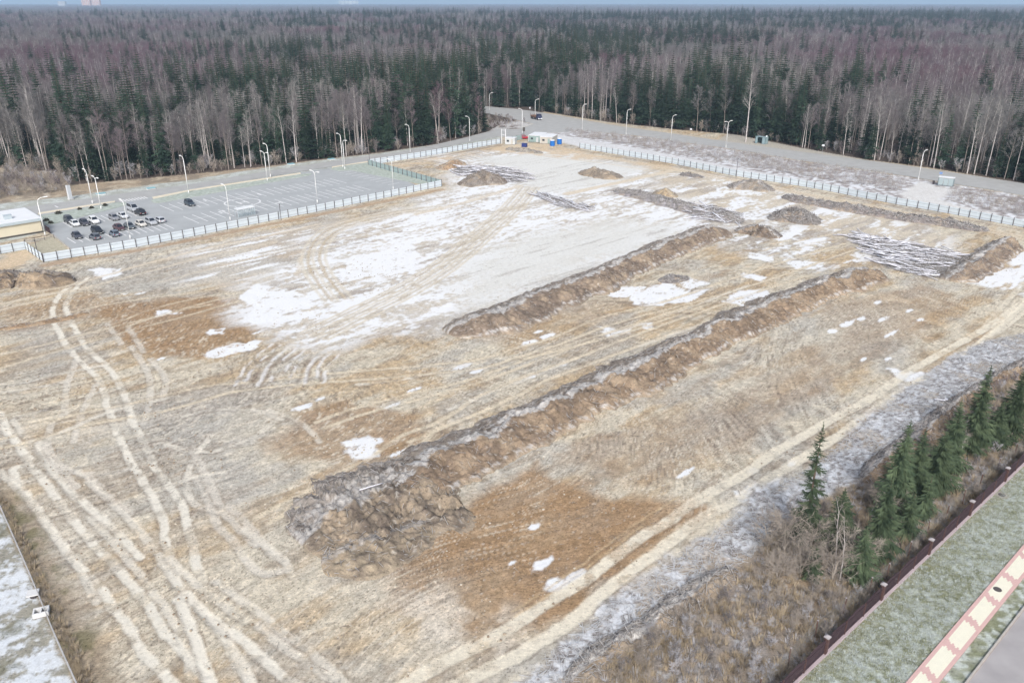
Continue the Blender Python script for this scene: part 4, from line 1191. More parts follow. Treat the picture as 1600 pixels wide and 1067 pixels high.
for a in (((109, 347.5), 'suv', dk, 'dark grey car behind the leftmost white car'), ((118, 352.5), 'sedan', wh, 'leftmost white car, tucked before a dark grey one'),
          ((133, 351.5), 'hatch', (84, 84, 92), 'dark grey hatchback between two white cars'), ((148, 348.5), 'suv', wh, 'white car right of the dark hatchback in the back row'),
          ((179, 343.5), 'hatch', (150, 152, 158), 'grey hatchback beside a silver car in the back row'), ((193, 340.5), 'sedan', (222, 226, 230), 'silver saloon below the silver minibus'),
          ((121, 371.5), 'sedan', (78, 80, 90), 'dark saloon alone at the near left of the car park'), ((149, 373.5), 'hatch', gy, 'grey hatchback nearest the fence before the black car', True),
          ((153, 364.5), 'suv', bk, 'black car with pale roof edge behind the grey hatchback'), ((179.5, 368.5), 'hatch', (112, 124, 138), 'blue-grey hatchback below the maroon car', True),
          ((186.5, 359), 'sedan', mr, 'maroon saloon in the front row of cars'), ((203, 356.5), 'sedan', (96, 104, 110), 'dark grey saloon right of the maroon one'),
          ((221, 353), 'sedan', (226, 222, 214), 'beige-white saloon in the middle of the front row'), ((237, 350.5), 'suv', sv, 'silver estate second from the end of the front row'),
          ((250, 347.5), 'hatch', (206, 210, 216), 'silver hatchback at the end of the front row', True), ((208.5, 329.5), 'van', (176, 180, 186), 'tall silver minibus by the crossing'),
          ((219.5, 335.5), 'suv', (34, 36, 42), 'black car right of the silver minibus', True), ((297, 321.3), 'suv', (62, 74, 84), 'lone dark blue-grey car in the empty rows')):
    car(a[0], a[1], a[2], a[3], len(a) > 4, random.uniform(-.05, .05))
car((820, 217.5), 'hatch', (196, 40, 60), 'red car just outside the gate by the cabins', False, .9, .05)
def truck():
    d = np.array(G(850, 190) - G(828, 184)); az = math.atan2(d[1], d[0])
    t = thing('timber_truck', 'dark blue cabbed flatbed truck loaded with brown timber on the junction', 'truck', (*G(838, 187), .04), az)
    bl = mat('truck_blue', S(52, 58, 86), .5, .08, 1., .4)
    b = MB(); loft(b, [np.array([(x, -1.2 * k, .7), (x, -1.25 * k, 1.6), (x, -1.15 * k, 2.0 + q), (x, -1.0 * k, 2.9 * q2), (x, 1.0 * k, 2.9 * q2), (x, 1.15 * k, 2.0 + q), (x, 1.25 * k, 1.6), (x, 1.2 * k, .7)]) for x, k, q, q2 in ((2.0, 1, 0, 1.), (3.5, 1, 0, 1.), (4.0, .98, -.3, .72), (4.15, .95, -.4, .62))])
    cb = b.build('cab', bl, t)
    b = MB(); b.box((3.86, 0, 2.32), (.06, 1.8, .7)); b.build('windscreen', M['wind'], cb)
    for s_ in (-1, 1):
        b = MB(); b.box((3.0, s_ * 1.17, 2.25), (.9, .08, .6)); b.build('side_window', M['wind'], cb)
        b = MB(); b.box((4.16, s_ * .85, 1.05), (.1, .35, .22)); b.build('headlight', M['clear_lens'], cb)
    b = MB(); b.box((-.4, 0, .82), (8.4, .9, .22)); b.build('chassis', M['tyre'], t)
    bed = MB(); bed.box((-1.3, 0, 1.08), (6.2, 2.45, .16)); bd = bed.build('flatbed', M['rust'], t)
    for x_ in (-4.2, -2.3, -.4, 1.6):
        for s_ in (-1, 1):
            b = MB(); b.box((x_, s_ * 1.2, 1.9), (.1, .1, 1.6)); b.build('stake', M['rust'], bd)
    lg_ = mat('brown_timber', S(140, 112, 98), .9, .2, 3.)
    for i in range(14):
        b = MB(); y_ = -.95 + .32 * (i % 7); z_ = 1.34 + .32 * (i // 7)
        b.tube([(-4.3 + random.uniform(-.2, .2), y_, z_), (1.5, y_ + random.uniform(-.05, .05), z_)], .155, 8); b.build('timber', lg_, bd)
    for x_ in (-3.6, -2.3, 3.0):
        for s_ in (-1, 1):
            b = MB(); b.tube([(x_, s_ * .85, .5), (x_, s_ * 1.22, .5)], .5, 14); w_ = b.build('wheel', M['tyre'], t)
            b = MB(); b.tube([(x_, s_ * 1.215, .5), (x_, s_ * 1.24, .5)], .26, 10); b.build('rim', M['wheel_rim'], w_)
    b = MB(); b.box((4.2, 0, .72), (.16, 2.3, .3)); b.build('bumper', M['roofw'], t)
truck()
# ------------------------------------------------------------------ earth banks, brush and log piles
M['earth'] = bpy.data.materials['earth']
M['bark'] = snowy('frosted_log', S(134, 126, 132), S(240, 241, 248), -.1, .5, 3.)
M['twig'] = snowy('frosted_twig', S(104, 92, 86), S(204, 201, 198), .15, .7, 2.)
M['twig_b'] = snowy('bare_twig', S(122, 106, 94), S(196, 186, 176), .2, .9, 2.)
M['rime'] = snowy('rimed_stick', S(128, 120, 116), S(228, 230, 234), .0, .5, 2.)
M['twig_dry'] = mat('dry_twig', S(142, 126, 112), .9, .3, 2.)

def sticks(pts, n_len, rad, flat=.35, az=None, azs=3.2, sides=3, seed=1, dirs=None, lens=None):
    """many thin prisms lying on given points, one mesh's arrays"""
    r = np.random.default_rng(seed)
    n = len(pts)
    a = r.uniform(0, 2 * math.pi, n) if az is None else r.normal(az, azs, n)
    L = (r.uniform(n_len[0], n_len[1], n) if lens is None else lens) * .5
    e = r.normal(0, flat, n)
    d = np.c_[np.cos(a) * np.cos(e), np.sin(a) * np.cos(e), np.sin(e)]
    if dirs is not None: d = dirs
    R_ = r.uniform(rad[0], rad[1], n)
    s1 = np.cross(d, np.array([0, 0, 1.]) + r.normal(0, .01, (n, 3))); s1 /= np.linalg.norm(s1, axis=1)[:, None]
    s2 = np.cross(d, s1)
    V = []
    for end, k in ((-1, 1.0), (1, .7)):
        for j in range(sides):
            an = 2 * math.pi * j / sides
            V.append(pts + d * (L * end)[:, None] + (s1 * math.cos(an) + s2 * math.sin(an)) * (R_ * k)[:, None])
    V = np.stack(V, 1)                                   # n, 2*sides, 3
    base = (np.arange(n) * 2 * sides)[:, None]
    F = [base + np.array([[j, (j + 1) % sides, sides + (j + 1) % sides, sides + j]]) for j in range(sides)]
    return V.reshape(-1, 3), np.concatenate(F)

def bank(name, label, cat, spine, w, h, seed, cl=None, cr=None, frost=.5, lump=.5, nst=900, stk=(.4, 1.4), srad=(.02, .06), toe=True, ridge=.12, ends=6.0, dark=.5, step=.4, cross=44, stm=None, bright=1.0):
    sp = resample(smooth_line(spine, 5), step)
    d = np.gradient(sp, axis=0); d /= np.linalg.norm(d, axis=1)[:, None]
    nv = np.c_[d[:, 1], -d[:, 0]]                         # right-hand side (towards the camera)
    n = len(sp)
    L = np.arange(n) * step
    v = np.linspace(-1, 1, cross)
    S_, Vv = np.meshgrid(L, v, indexing='ij')
    taper = np.sqrt(np.clip(np.minimum(L, L[-1] - L) / ends, 0, 1))[:, None]
    sg = np.sign(Vv)
    wv = w * (.62 + .32 * fbm(S_ * .12, sg * 7., seed, 3) + .40 * fbm(S_ * .55, sg * 3., seed + 21, 3)) * (.8 + .4 * fbm(S_ * .06, S_ * 0 + 2, seed + 30, 2))
    x = sp[:, 0][:, None] + nv[:, 0][:, None] * Vv * wv / 2 * (.35 + .65 * taper)
    y = sp[:, 1][:, None] + nv[:, 1][:, None] * Vv * wv / 2 * (.35 + .65 * taper)
    rg = ridge + .55 * (fbm(S_ * .22, S_ * 0, seed + 1, 3) - .5)
    left = sst(-1.0, 0, (Vv - rg) / (1 + rg)); right = sst(1.0, 0, (Vv - rg) / (1 - rg))
    prof = np.where(Vv < rg, left ** 1.15, right ** .9)
    hv = h * .78 * (.45 + 1.1 * fbm(S_ * .25, S_ * 0 + 9, seed + 2, 4))
    z = prof * hv * taper
    b1 = fbm(x * .7, y * .7, seed + 3, 3); b2 = fbm(x * 2.0, y * 2.0, seed + 4, 3); b3 = vn(x * 5.5, y * 5.5, seed + 14)
    clod = np.abs(b2 - .5) * 2
    lumps = (b1 - .5) * 2.2 * lump + (.32 - clod) * lump * 1.2 + (b3 - .5) * lump * .6
    z = z + lumps * sst(0, .45, prof) * taper
    if toe: z = z + .22 * np.exp(-((Vv - .78) / .08) ** 2) * (fbm(x * .8, y * .8, seed + 5, 3) * 1.5 - .2) * taper
    z = z - .04 - .2 * (1 - sst(.02, .30, prof * taper))
    z = np.where((np.abs(Vv) > .99), -.3, z)
    z[0] = -.25; z[-1] = -.25
    cl = S(144, 134, 124) if cl is None else cl; cr = S(140, 125, 111) if cr is None else cr
    f1, f2 = fbm(x * .5, y * .5, seed + 6, 4), fbm(x * 1.8, y * 1.8, seed + 7, 4)
    r = np.random.default_rng(seed)
    C = np.where((Vv < rg)[..., None], cl, cr) * np.ones(x.shape + (1,))
    C = C * (.62 + .8 * f2)[..., None] * (1 + r.normal(0, .12, x.shape))[..., None]
    q = (sst(.5, .66, f1) * (Vv > rg) * .6)[..., None]; C = C * (1 - q) + S(178, 160, 138) * q
    q = (sst(.50, .66, 1 - f1) * dark * (.4 + .6 * (clod < .25)))[..., None]; C = C * (1 - q) + S(104, 94, 88) * q
    fr = np.exp(-((Vv - rg + .10) / .14) ** 2) * .70 + (Vv < rg) * .32 + (np.exp(-((Vv - .78) / .07) ** 2) * .5 if toe else 0) + .22
    q = (sst(.42, .72, fr * (.25 + 1.0 * vn(x * 2.7, y * 2.7, seed + 8) * (.5 + f2))) * frost * 1.5).clip(0, 1)[..., None]
    C = C * (1 - q) + S(208, 206, 204) * q
    q = (sst(.86, .97, vn(x * 4.1, y * 4.1, seed + 9)) * .5)[..., None]; C = C * (1 - q) + S(226, 222, 214) * q
    q = (1 - sst(.0, .22, prof * taper))[..., None] * .6; C = C * (1 - q) + S(186, 172, 152) * (.6 + .8 * f2)[..., None] * q
    i = np.arange((n - 1) * cross).reshape(n - 1, cross)[:, :-1].ravel()
    F = np.c_[i, i + cross, i + cross + 1, i + 1]
    t = thing(name, label, cat, (*sp[0], 0))
    Vx = np.c_[x.ravel() - sp[0, 0], y.ravel() - sp[0, 1], z.ravel()]
    me = np_mesh('soil', Vx, F, M['earth'], smooth=True); set_col(me, C.reshape(-1, 3).clip(.01, .8))
    link('soil', me, t)
    if nst:
        G3 = np.stack([x, y, z], -1)
        ta, tb = np.gradient(G3, axis=0).reshape(-1, 3), np.gradient(G3, axis=1).reshape(-1, 3)
        ok = np.nonzero((z.ravel() > .08))[0]
        wgt = np.where(Vv.ravel()[ok] < rg.ravel()[ok], 1.2, .55)
        k = r.choice(ok, nst, p=wgt / wgt.sum())
        u1 = ta[k] / (np.linalg.norm(ta[k], axis=1)[:, None] + 1e-6); u2 = tb[k] / (np.linalg.norm(tb[k], axis=1)[:, None] + 1e-6)
        a = r.uniform(0, 6.283, nst)
        dd = u1 * np.cos(a)[:, None] + u2 * np.sin(a)[:, None] + r.normal(0, .14, (nst, 3)); dd /= np.linalg.norm(dd, axis=1)[:, None]
        ln = stk[0] + (stk[1] - stk[0]) * r.random(nst) ** 2.2
        sv_, sf = sticks(Vx[k] + np.array([0, 0, .07]), None, srad, seed=seed, dirs=dd, lens=ln)
        o = link('branches', np_mesh('branches', sv_, sf, stm or M['twig']), t); o['kind'] = 'stuff'
    return t

bank('earth_bank', 'long brown earth bank with frosted crest between snow field and rutted strip', 'earth bank',
     P('700,522 760,503 830,478 900,450 970,420 1040,390 1090,370 1135,362'), 14, 2.6, 11, nst=1300, step=.3, cross=56)
bank('earth_bank', 'longest earth bank running through the middle of the ochre field', 'earth bank',
     P('600,775 690,722 780,682 880,636 980,588 1080,540 1180,494 1280,452 1372,425'), 12.5, 2.3, 23, nst=1500, cr=S(150, 131, 111), step=.28, cross=56)
bank('earth_mound', 'broad grey-brown heap with roots at the near end of the longest bank', 'earth mound',
     P('470,852 520,826 570,803 620,778 672,752 705,742'), 24, 1.45, 37, cl=S(158, 150, 142), cr=S(150, 137, 121), lump=.85, nst=420, toe=False, frost=.35, dark=.7, step=.25, cross=84, ridge=0.0, ends=6)
bank('earth_mound', 'low spill of brown soil below the heap of roots', 'earth mound',
     P('500,882 560,868 620,845 668,815'), 9.5, 1.0, 39, cl=S(160, 146, 128), cr=S(164, 150, 130), lump=.6, nst=160, toe=False, frost=.25, dark=.7, step=.3, cross=36, ridge=0.0, ends=4)
bank('earth_bank', 'short earth bank right of the snow-covered logs', 'earth bank', P('1478,438 1515,418 1550,398 1580,380'), 10, 2.4, 41, nst=800, ends=4)
bank('brush_row', 'long row of frosted brush beside the track along the far fence', 'brush row',
     P('1222,308 1270,318 1330,328 1400,340 1470,350 1545,361'), 7.5, 1.5, 43, cl=S(164, 156, 156), cr=S(152, 144, 142), lump=.5, nst=3600, stk=(.8, 2.6), toe=False, frost=.6, step=.6, cross=22, srad=(.03, .09))
bank('brush_row', 'frosted brush row strewn with branches above the first earth bank', 'brush row',
     P('962,297 1010,307 1050,318 1090,330 1130,340 1160,348'), 12, 1.1, 47, cl=S(190, 186, 190), cr=S(176, 172, 176), lump=.5, nst=3200, stk=(.8, 3.2), toe=False, frost=.8, step=.6, cross=26, srad=(.03, .1))
bank('earth_mound', 'rough soil heap at the far end of the first earth bank', 'earth mound', P('1148,362 1180,362 1218,372'), 11, 2.0, 51, cr=S(140, 124, 108), nst=500, toe=False, lump=.7, ends=4, dark=.8)
bank('brush_pile', 'dark brush spilling from the front of the first earth bank', 'brush pile', P('1028,440 1050,437 1076,434'), 6, 1.0, 53, cl=S(150, 146, 148), cr=S(140, 136, 136), nst=700, toe=False, ends=3, frost=.6)
bank('earth_mound', 'ochre soil heap rising from the frosted brush row', 'earth mound', P('1022,306 1040,304 1056,309'), 8, 2.3, 57, cl=S(184, 168, 140), cr=S(186, 166, 136), nst=120, toe=False, ends=4, frost=.15, dark=.3)
bank('brush_pile', 'spiky heap of pale branches near the far fence', 'brush pile', P('1208,345 1238,338 1272,352'), 12, 2.6, 59, cl=S(160, 150, 144), cr=S(150, 138, 128), nst=1500, stk=(1.0, 4.0), srad=(.03, .1), toe=False, ends=5, frost=.6)
bank('brush_pile', 'grey brush heap with ridged side below the far fence', 'brush pile', P('1148,296 1172,289 1202,300'), 12, 2.2, 61, cl=S(158, 150, 142), cr=S(160, 152, 142), nst=800, toe=False, ends=5, frost=.4)
bank('brush_pile', 'low dark brush heap close to the far fence track', 'brush pile', P('1062,273 1080,275 1098,278'), 6, .7, 63, cl=S(140, 132, 134), cr=S(146, 140, 140), nst=400, stk=(1, 3), toe=False, ends=3)
bank('woodchip_pile', 'brown heap of wood chips alone on the snow field', 'woodchip pile', P('905,273 930,272 968,280'), 12, 2.2, 65, cl=S(172, 162, 146), cr=S(164, 152, 136), nst=900, stk=(.4, 1.2), toe=False, ends=5, frost=.1, stm=M['twig_b'])
bank('brush_pile', 'tall grey brush heap in front of the big log pile', 'brush pile', P('722,291 752,284 792,287'), 13, 3.6, 67, cl=S(160, 154, 148), cr=S(152, 146, 140), nst=2200, stk=(.6, 2.2), toe=False, ends=6, frost=.2, stm=M['twig_b'])
bank('earth_mound', 'orange-brown soil heap behind the big log pile', 'earth mound', P('690,266 708,258 728,262'), 10, 2.4, 69, cl=S(184, 164, 138), cr=S(182, 156, 128), nst=150, toe=False, ends=4, frost=.1)
bank('earth_mound', 'grey soil heap before the site cabins', 'earth mound', P('790,233 820,236 848,240'), 7, .9, 71, cl=S(176, 170, 162), cr=S(168, 162, 152), nst=250, toe=False, ends=4, frost=.2)
bank('earth_mound', 'dark soil heap behind the stepped fence corner', 'earth mound', P('-60,446 -10,441 40,436 85,438 112,432'), 13, 2.2, 73, cl=S(146, 134, 120), cr=S(160, 142, 120), nst=500, toe=False, ends=4, frost=.1, dark=.9, lump=.7)
bank('earth_mound', 'narrow ridge of soil scraped across the left edge of the field', 'earth mound', P('-20,517 40,508 90,500 140,488'), 2.4, .45, 75, cl=S(190, 164, 132), cr=S(160, 136, 110), nst=60, toe=False, ends=3, frost=0., step=.3, cross=16, lump=.2)
bank('earth_bank', 'uneven soil bank along the outer edge of the frosty mulch strip', 'earth bank', P('880,1070 950,1018 1020,978 1090,925 1150,888'), 4.5, 1.0, 77, cl=S(172, 164, 156), cr=S(152, 140, 126), nst=900, toe=False, ends=5, frost=.5, lump=.5, step=.3)
bank('earth_bank', 'dark rooty soil bank behind the row of spruces', 'earth bank', P('1345,752 1400,712 1450,672 1500,632 1550,600 1620,562'), 5.5, 1.4, 79, cl=S(160, 152, 146), cr=S(140, 122, 104), nst=1100, toe=False, ends=5, frost=.35, lump=.6)

# ---- logs, each its own piece
_log = []
def log_protos():
    for L, r0, bend in ((6.0, .13, .35), (8.0, .16, .5), (4.2, .10, .2), (9.0, .19, .4), (6.8, .12, .6)):
        b = MB(); xs = np.linspace(-L / 2, L / 2, 6)
        b.tube(np.c_[xs, bend * .3 * np.sin(xs * .7), bend * .12 * np.cos(xs * .5)], np.linspace(r0, r0 * .6, 6), 7)
        _log.append(b.mesh('log', M['bark'], True))
log_protos()
def log_pile(name, label, poly, n, az, spread, height, seed, brush=0, dark=0.):
    pl = P(poly)
    r = np.random.default_rng(seed)
    c0 = pl.mean(0)
    t = thing(name, label, 'log pile', (*c0, 0), 0, 'log piles on the site')
    lo, hi = pl.min(0), pl.max(0)
    k = 0
    edge = np.vstack([pl, pl[:1]])
    dm = None
    pts = []
    while k < n:
        p = r.uniform(lo, hi)
        if not inside(np.array([p[0]]), np.array([p[1]]), pl)[0]: continue
        dist = seg_dist(np.array([p[0]]), np.array([p[1]]), edge)[0]
        hh = height * min(1, dist / 4.5)
        o = link('log', _log[r.integers(len(_log))], t, (*(p - c0), .18 + r.uniform(0, 1) * hh))
        o.rotation_euler = (r.uniform(0, 6.28), r.normal(0, .09), r.normal(az, spread))
        s_ = r.uniform(.75, 1.15); o.scale = (s_, s_ * r.uniform(.6, 1.15), s_ * r.uniform(.6, 1.15))
        k += 1
    if brush:
        q = r.uniform(lo, hi, (brush * 3, 2)); q = q[inside(q[:, 0], q[:, 1], pl)][:brush]
        dist = seg_dist(q[:, 0], q[:, 1], edge)
        z = r.uniform(0, 1, len(q)) * height * np.minimum(1, dist / 4.5) + .06
        sv_, sf = sticks(np.c_[q - c0, z], (.8, 3.0), (.02, .07), .2, az, spread + .5, seed=seed)
        link('branches', np_mesh('branches', sv_, sf, M['twig']), t)['kind'] = 'stuff'
XA = lambda a, b: math.atan2(*(G(*b) - G(*a))[::-1])
log_pile('log_pile', 'big pile of snow-topped logs between two heaps on the snow field', '703,268 722,260 770,262 815,268 832,276 815,286 780,284 745,280 712,272', 170, XA((705,268), (800,276)), .25, 1.6, 5, 1400)
log_pile('log_pile', 'narrow strip of snowy logs below the chip heap', '830,304 850,302 900,318 932,324 900,329 870,322', 55, XA((835,303), (900,326)), .3, .8, 6, 500)
log_pile('log_pile', 'wide bed of snow-covered logs between the ends of two banks', '1322,368 1345,364 1400,378 1460,388 1500,396 1492,418 1462,434 1420,428 1385,418 1360,398', 190, XA((1340,378), (1480,402)), .3, .7, 7, 3000)
log_pile('log_pile', 'scattered logs on the frosted brush row', '1070,322 1110,320 1158,334 1162,350 1120,348 1080,340', 60, XA((1070,325), (1150,345)), .5, 1.0, 8, 600)
for px, rz, lab, n_ in (((1493, 628), XA((1460,627), (1535,633)), 'dark felled trunk lying before the end spruces', 1), ((1515, 632), XA((1490,628), (1535,636)), 'second dark trunk lying beside the felled one', 3)):
    t = thing('felled_trunk', lab, 'log', (*G(*px), .2), rz)
    o = link('log', _log[n_], t); o.scale = (.75, .9, .9)
t = thing('felled_trunk', 'pale trunk lying on top of the heap of roots', 'log', (*G(582, 781), 1.9), XA((565, 786), (600, 776)))
o = link('log', _log[2], t); o.scale = (.7, 1., 1.)

# frosted sticks over the mulch strip
def strip_debris():
    pl = P('795,1080 850,1030 905,985 960,938 1030,890 1110,838 1190,770 1270,730 1340,668 1420,605 1480,560 1540,535 1600,520 1660,560 1600,585 1560,590 1500,625 1420,690 1340,745 1260,790 1200,840 1150,890 1080,930 1010,985 940,1020 880,1075')
    lo, hi = pl.min(0), pl.max(0)
    q = rng.uniform(lo, hi, (60000, 2)); q = q[inside(q[:, 0], q[:, 1], pl)][:9000]
    sv_, sf = sticks(np.c_[q, rng.uniform(.02, .22, len(q))], (.3, 1.5), (.012, .04), .25, UA, 1.0, seed=3)
    o = link('brushwood', np_mesh('brushwood', sv_, sf, M['rime']))
    tag(o, 'frosted chopped branches strewn along the mulch strip', 'brushwood', kind='stuff')
    F_ = P('-10,400 130,440 470,350 900,260 1250,330 1600,400 1600,520 1150,780 700,1060 330,1060 100,980 0,760')
    lo, hi = F_.min(0), F_.max(0)
    q = rng.uniform(lo, hi, (9000, 2)); q = q[inside(q[:, 0], q[:, 1], F_)]
    q = q[fbm(q[:, 0] * .08, q[:, 1] * .08, 77, 3) > .5]
    sv_, sf = sticks(np.c_[q, rng.uniform(-.03, .06, len(q))], (.25, 1.1), (.012, .035), .12, UA, 1.2, seed=4)
    o = link('wood_litter', np_mesh('wood_litter', sv_, sf, M['twig_b']))
    tag(o, 'scattered chips and sticks over the cleared field', 'wood litter', kind='stuff')
strip_debris()

def clods():
    forms = []
    for i in range(3):
        r = np.random.default_rng(90 + i)
        b = MB(); an = np.arange(6) * math.pi / 3
        rings = [np.c_[np.cos(an) * k * r.uniform(.7, 1.2, 6), np.sin(an) * k * r.uniform(.7, 1.2, 6), z + r.uniform(-.1, .1, 6)] for k, z in ((.9, -.2), (1.0, .3), (.5, .75))]
        v = np.vstack(rings + [[[0, 0, .85]]])
        f = [(a * 6 + j, a * 6 + (j + 1) % 6, a * 6 + 6 + (j + 1) % 6, a * 6 + 6 + j) for a in range(2) for j in range(6)] + [(12 + j, 12 + (j + 1) % 6, 18) for j in range(6)]
        b.add(v, f); forms.append(b.mesh('clod', mat('clod_soil', S(*((156, 140, 122), (176, 162, 144), (206, 196, 180))[i]), .95, .2, 2., .1)))
    F_ = P('-10,440 130,440 470,380 800,470 1150,360 1600,420 1600,520 1150,780 700,1060 330,1060 100,980 0,760')
    q = rng.uniform(F_.min(0), F_.max(0), (40000, 2)); q = q[inside(q[:, 0], q[:, 1], F_)]
    q = q[rng.random(len(q)) < sst(.42, .7, fbm(q[:, 0] * .1, q[:, 1] * .1, 78, 3))]
    k = rng.random(len(q)) ** 3 * .12 + .04
    return forms, q[:6000], k[:6000]
CLODS = clods()

# ------------------------------------------------------------------ vegetation
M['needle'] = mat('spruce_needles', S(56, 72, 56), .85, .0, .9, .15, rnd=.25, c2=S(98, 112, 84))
M['needle_far'] = mat('spruce_needles_forest', S(38, 58, 50) * .85, .85, .0, .25, .15, rnd=.4, c2=S(70, 88, 70) * .85)  # darker green of the forest spruces
M['bark_spruce'] = mat('spruce_bark', S(104, 90, 80), .95, .2, 2.)
M['birch'] = mat('birch_bark', S(222, 217, 214), .8, .0, 1.1, .2, rnd=.12, c2=S(180, 170, 166))
M['birch_twig'] = stand_twigs('birch_twigs', S(146, 144, 140), S(128, 118, 124))
M['bare_bark'] = mat('grey_bark', S(150, 140, 134), .9, .15, 1., .1, rnd=.15)
M['bare_twig'] = stand_twigs('purple_twigs', S(132, 130, 130), S(122, 98, 108), .005, .18)
M['frost_twig'] = mat('rimed_twigs', S(196, 194, 198), .9, .12, .3, .1, rnd=.12)
M['shrub'] = mat('shrub_twigs', S(174, 164, 154), .9, .2, 1., .1, rnd=.15)
M['grass_dry'] = mat('dry_grass', S(198, 178, 146), .9, .0, .6, .1, rnd=.25, c2=S(176, 164, 148))

class Soup:
    """triangles of one crown"""
    def __init__(s): s.V, s.F, s.n = [], [], 0
    def tri(s, a, b, c):
        a = np.asarray(a); m = a.shape[0]
        s.V.append(np.stack([a, b, c], 1).reshape(-1, 3)); s.F.append(np.arange(3 * m).reshape(-1, 3) + s.n); s.n += 3 * m
    def mesh(s, name, m): return np_mesh(name, np.vstack(s.V), np.vstack(s.F), m)

def spruce(seed, H=20., rad=3.2, levels=26, per=7, side=6, sparse=1.0, start=.08, needle=None, lean=0.0, hang=.35, thin=1.0):
    r = np.random.default_rng(seed)
    sp = Soup()
    for i in range(levels):
        f = start + (1 - start) * (i / (levels - 1)) ** .92
        z = H * f
        Lm = rad * (1 - f) ** .82 * (.72 + .28 * r.random()) + .10 * rad * (1 - f) + .12
        if f < start + .08: Lm *= .75
        for a in np.arange(per) * 2 * math.pi / per + r.uniform(0, 6.28):
            if r.random() > sparse: continue
            a += r.normal(0, .25); L = Lm * r.uniform(.5, 1.2)
            dr = np.array([math.cos(a), math.sin(a), 0])
            up = .30 * f - .28 + r.normal(0, .06)
            sd = np.array([-math.sin(a), math.cos(a), 0])
            t = (np.arange(side) + .35) / side
            spine = lambda tt: np.outer(tt * L, dr) + np.outer(L * (up * tt - .25 * tt * tt + .22 * tt ** 3), [0, 0, 1.]) + np.array([lean * z / H, 0, z])
            p0, p1 = spine(np.clip(t - .16 * thin, 0, 1)), spine(np.clip(t + .20 * thin, 0, 1.05))
            wd = L * (.34 * (1 - t) + .10) * r.uniform(.5, 1.3, side)
            for sg in (-1, 1):
                tip = spine(np.clip(t + .22 + .12 * (1 - thin), 0, 1.15)) + np.outer(wd * sg, sd) + np.outer(-hang * wd * r.uniform(.5, 1.6, side), [0, 0, 1.])
                sp.tri(p0, p1, tip)
    q = np.array([lean, 0, H])
    for k in range(3):
        a = k * 2.1
        sp.tri([q + [0, 0, .25]], [q + [.14 * math.cos(a), .14 * math.sin(a), -.9]], [q + [.14 * math.cos(a + 1), .14 * math.sin(a + 1), -.9]])
    tr = MB(); tr.tube([(0, 0, -.2), (lean * .5, 0, H * .5), (lean, 0, H * .97)], [H * .012, H * .008, .02], 6)
    return tr, sp, (needle or M['needle'])

def bare(seed, H=21., start=.42, limbs=15, sub=6, tw=6, rad=3.0, tr0=.16, twig_len=1.2, twig_w=.035, upness=.9, bend=.5, forks=1):
    """leafless broadleaf tree: trunk tube, limbs and twigs"""
    r = np.random.default_rng(seed)
    tr = MB(); sp = Soup()
    for k in range(forks):
        bx, by = (r.normal(0, bend, 2) if forks == 1 else (1.2 * math.cos(k * 3.1 + seed), 1.2 * math.sin(k * 3.1 + seed)))
        zz = np.linspace(0, 1, 7)
        tx, ty = bx * zz ** 1.6 + r.normal(0, .1, 7) * zz, by * zz ** 1.6 + r.normal(0, .1, 7) * zz
        tp = np.c_[tx, ty, zz * H - .2]
        tr.tube(tp, tr0 * (1 - zz * .92) + .012, 6, cap=False)
        at = lambda f: np.array([np.interp(f, zz, tp[:, j]) for j in range(3)])
        for i in range(limbs // forks):
            f = start + (1 - start) * (i + r.random()) / (limbs // forks) * .93
            a = r.uniform(0, 6.283)
            L = rad * (1.15 - f) / (1.15 - start) * r.uniform(.7, 1.25) + .5
            d = np.array([math.cos(a), math.sin(a), upness * r.uniform(.7, 1.5)]); d /= np.linalg.norm(d)
            p = at(f)
            tt = np.linspace(0, 1, 4)
            lp = p + np.outer(tt * L, d) + np.outer(tt ** 2 * L * .18, [0, 0, 1.])
            tr.tube(lp, (tr0 * .32 * (1.1 - f) + .012) * (1 - tt * .8), 3, cap=False)
            for j in range(sub):
                g = .25 + .75 * (j + r.random()) / sub
                q = p + d * L * g + np.array([0, 0, L * .18 * g * g])
                e = d * .8 + r.normal(0, .55, 3); e[2] = abs(e[2]) * .8 + .15; e /= np.linalg.norm(e)
                l2 = L * .42 * r.uniform(.6, 1.2)
                n_ = tw
                s = q + np.outer(r.uniform(.1, 1, n_) * l2, e)
                w = e + r.normal(0, .5, (n_, 3)); w /= np.linalg.norm(w, axis=1)[:, None]
                sd = np.cross(w, r.normal(0, 1, (n_, 3))); sd /= np.linalg.norm(sd, axis=1)[:, None]
                tl = twig_len * r.uniform(.5, 1.2, n_)
                sp.tri(s - sd * twig_w / 2, s + sd * twig_w / 2, s + w * tl[:, None])
                sp.tri([q], [q + np.array([0, 0, .05])], [q + e * l2])
    return tr, sp

def tree_proto(name, label, cat, group, tr, trm, sp, spm):
    t = thing(name, label, cat, (0, 0, 0), 0, group)
    link('trunk', tr.mesh('trunk', trm, True), t)
    link('crown', sp.mesh('crown', spm), t)
    return t
def joined(name, tr, trm, sp, spm):
    """trunk and crown as one mesh for the mass of the wood"""
    a = tr.mesh('tmp', trm)
    a.calc_loop_triangles()
    V1 = np.empty(len(a.vertices) * 3, np.float32); a.vertices.foreach_get('co', V1)
    F1 = np.empty(len(a.loop_triangles) * 3, np.int32); a.loop_triangles.foreach_get('vertices', F1)
    V1, F1 = V1.reshape(-1, 3), F1.reshape(-1, 3)
    V2, F2 = np.vstack(sp.V), np.vstack(sp.F)
    me = np_mesh(name, np.vstack([V1, V2]), np.vstack([F1, F2 + len(V1)]), [trm, spm], np.r_[np.zeros(len(F1)), np.ones(len(F2))])
    bpy.data.meshes.remove(a)
    return me

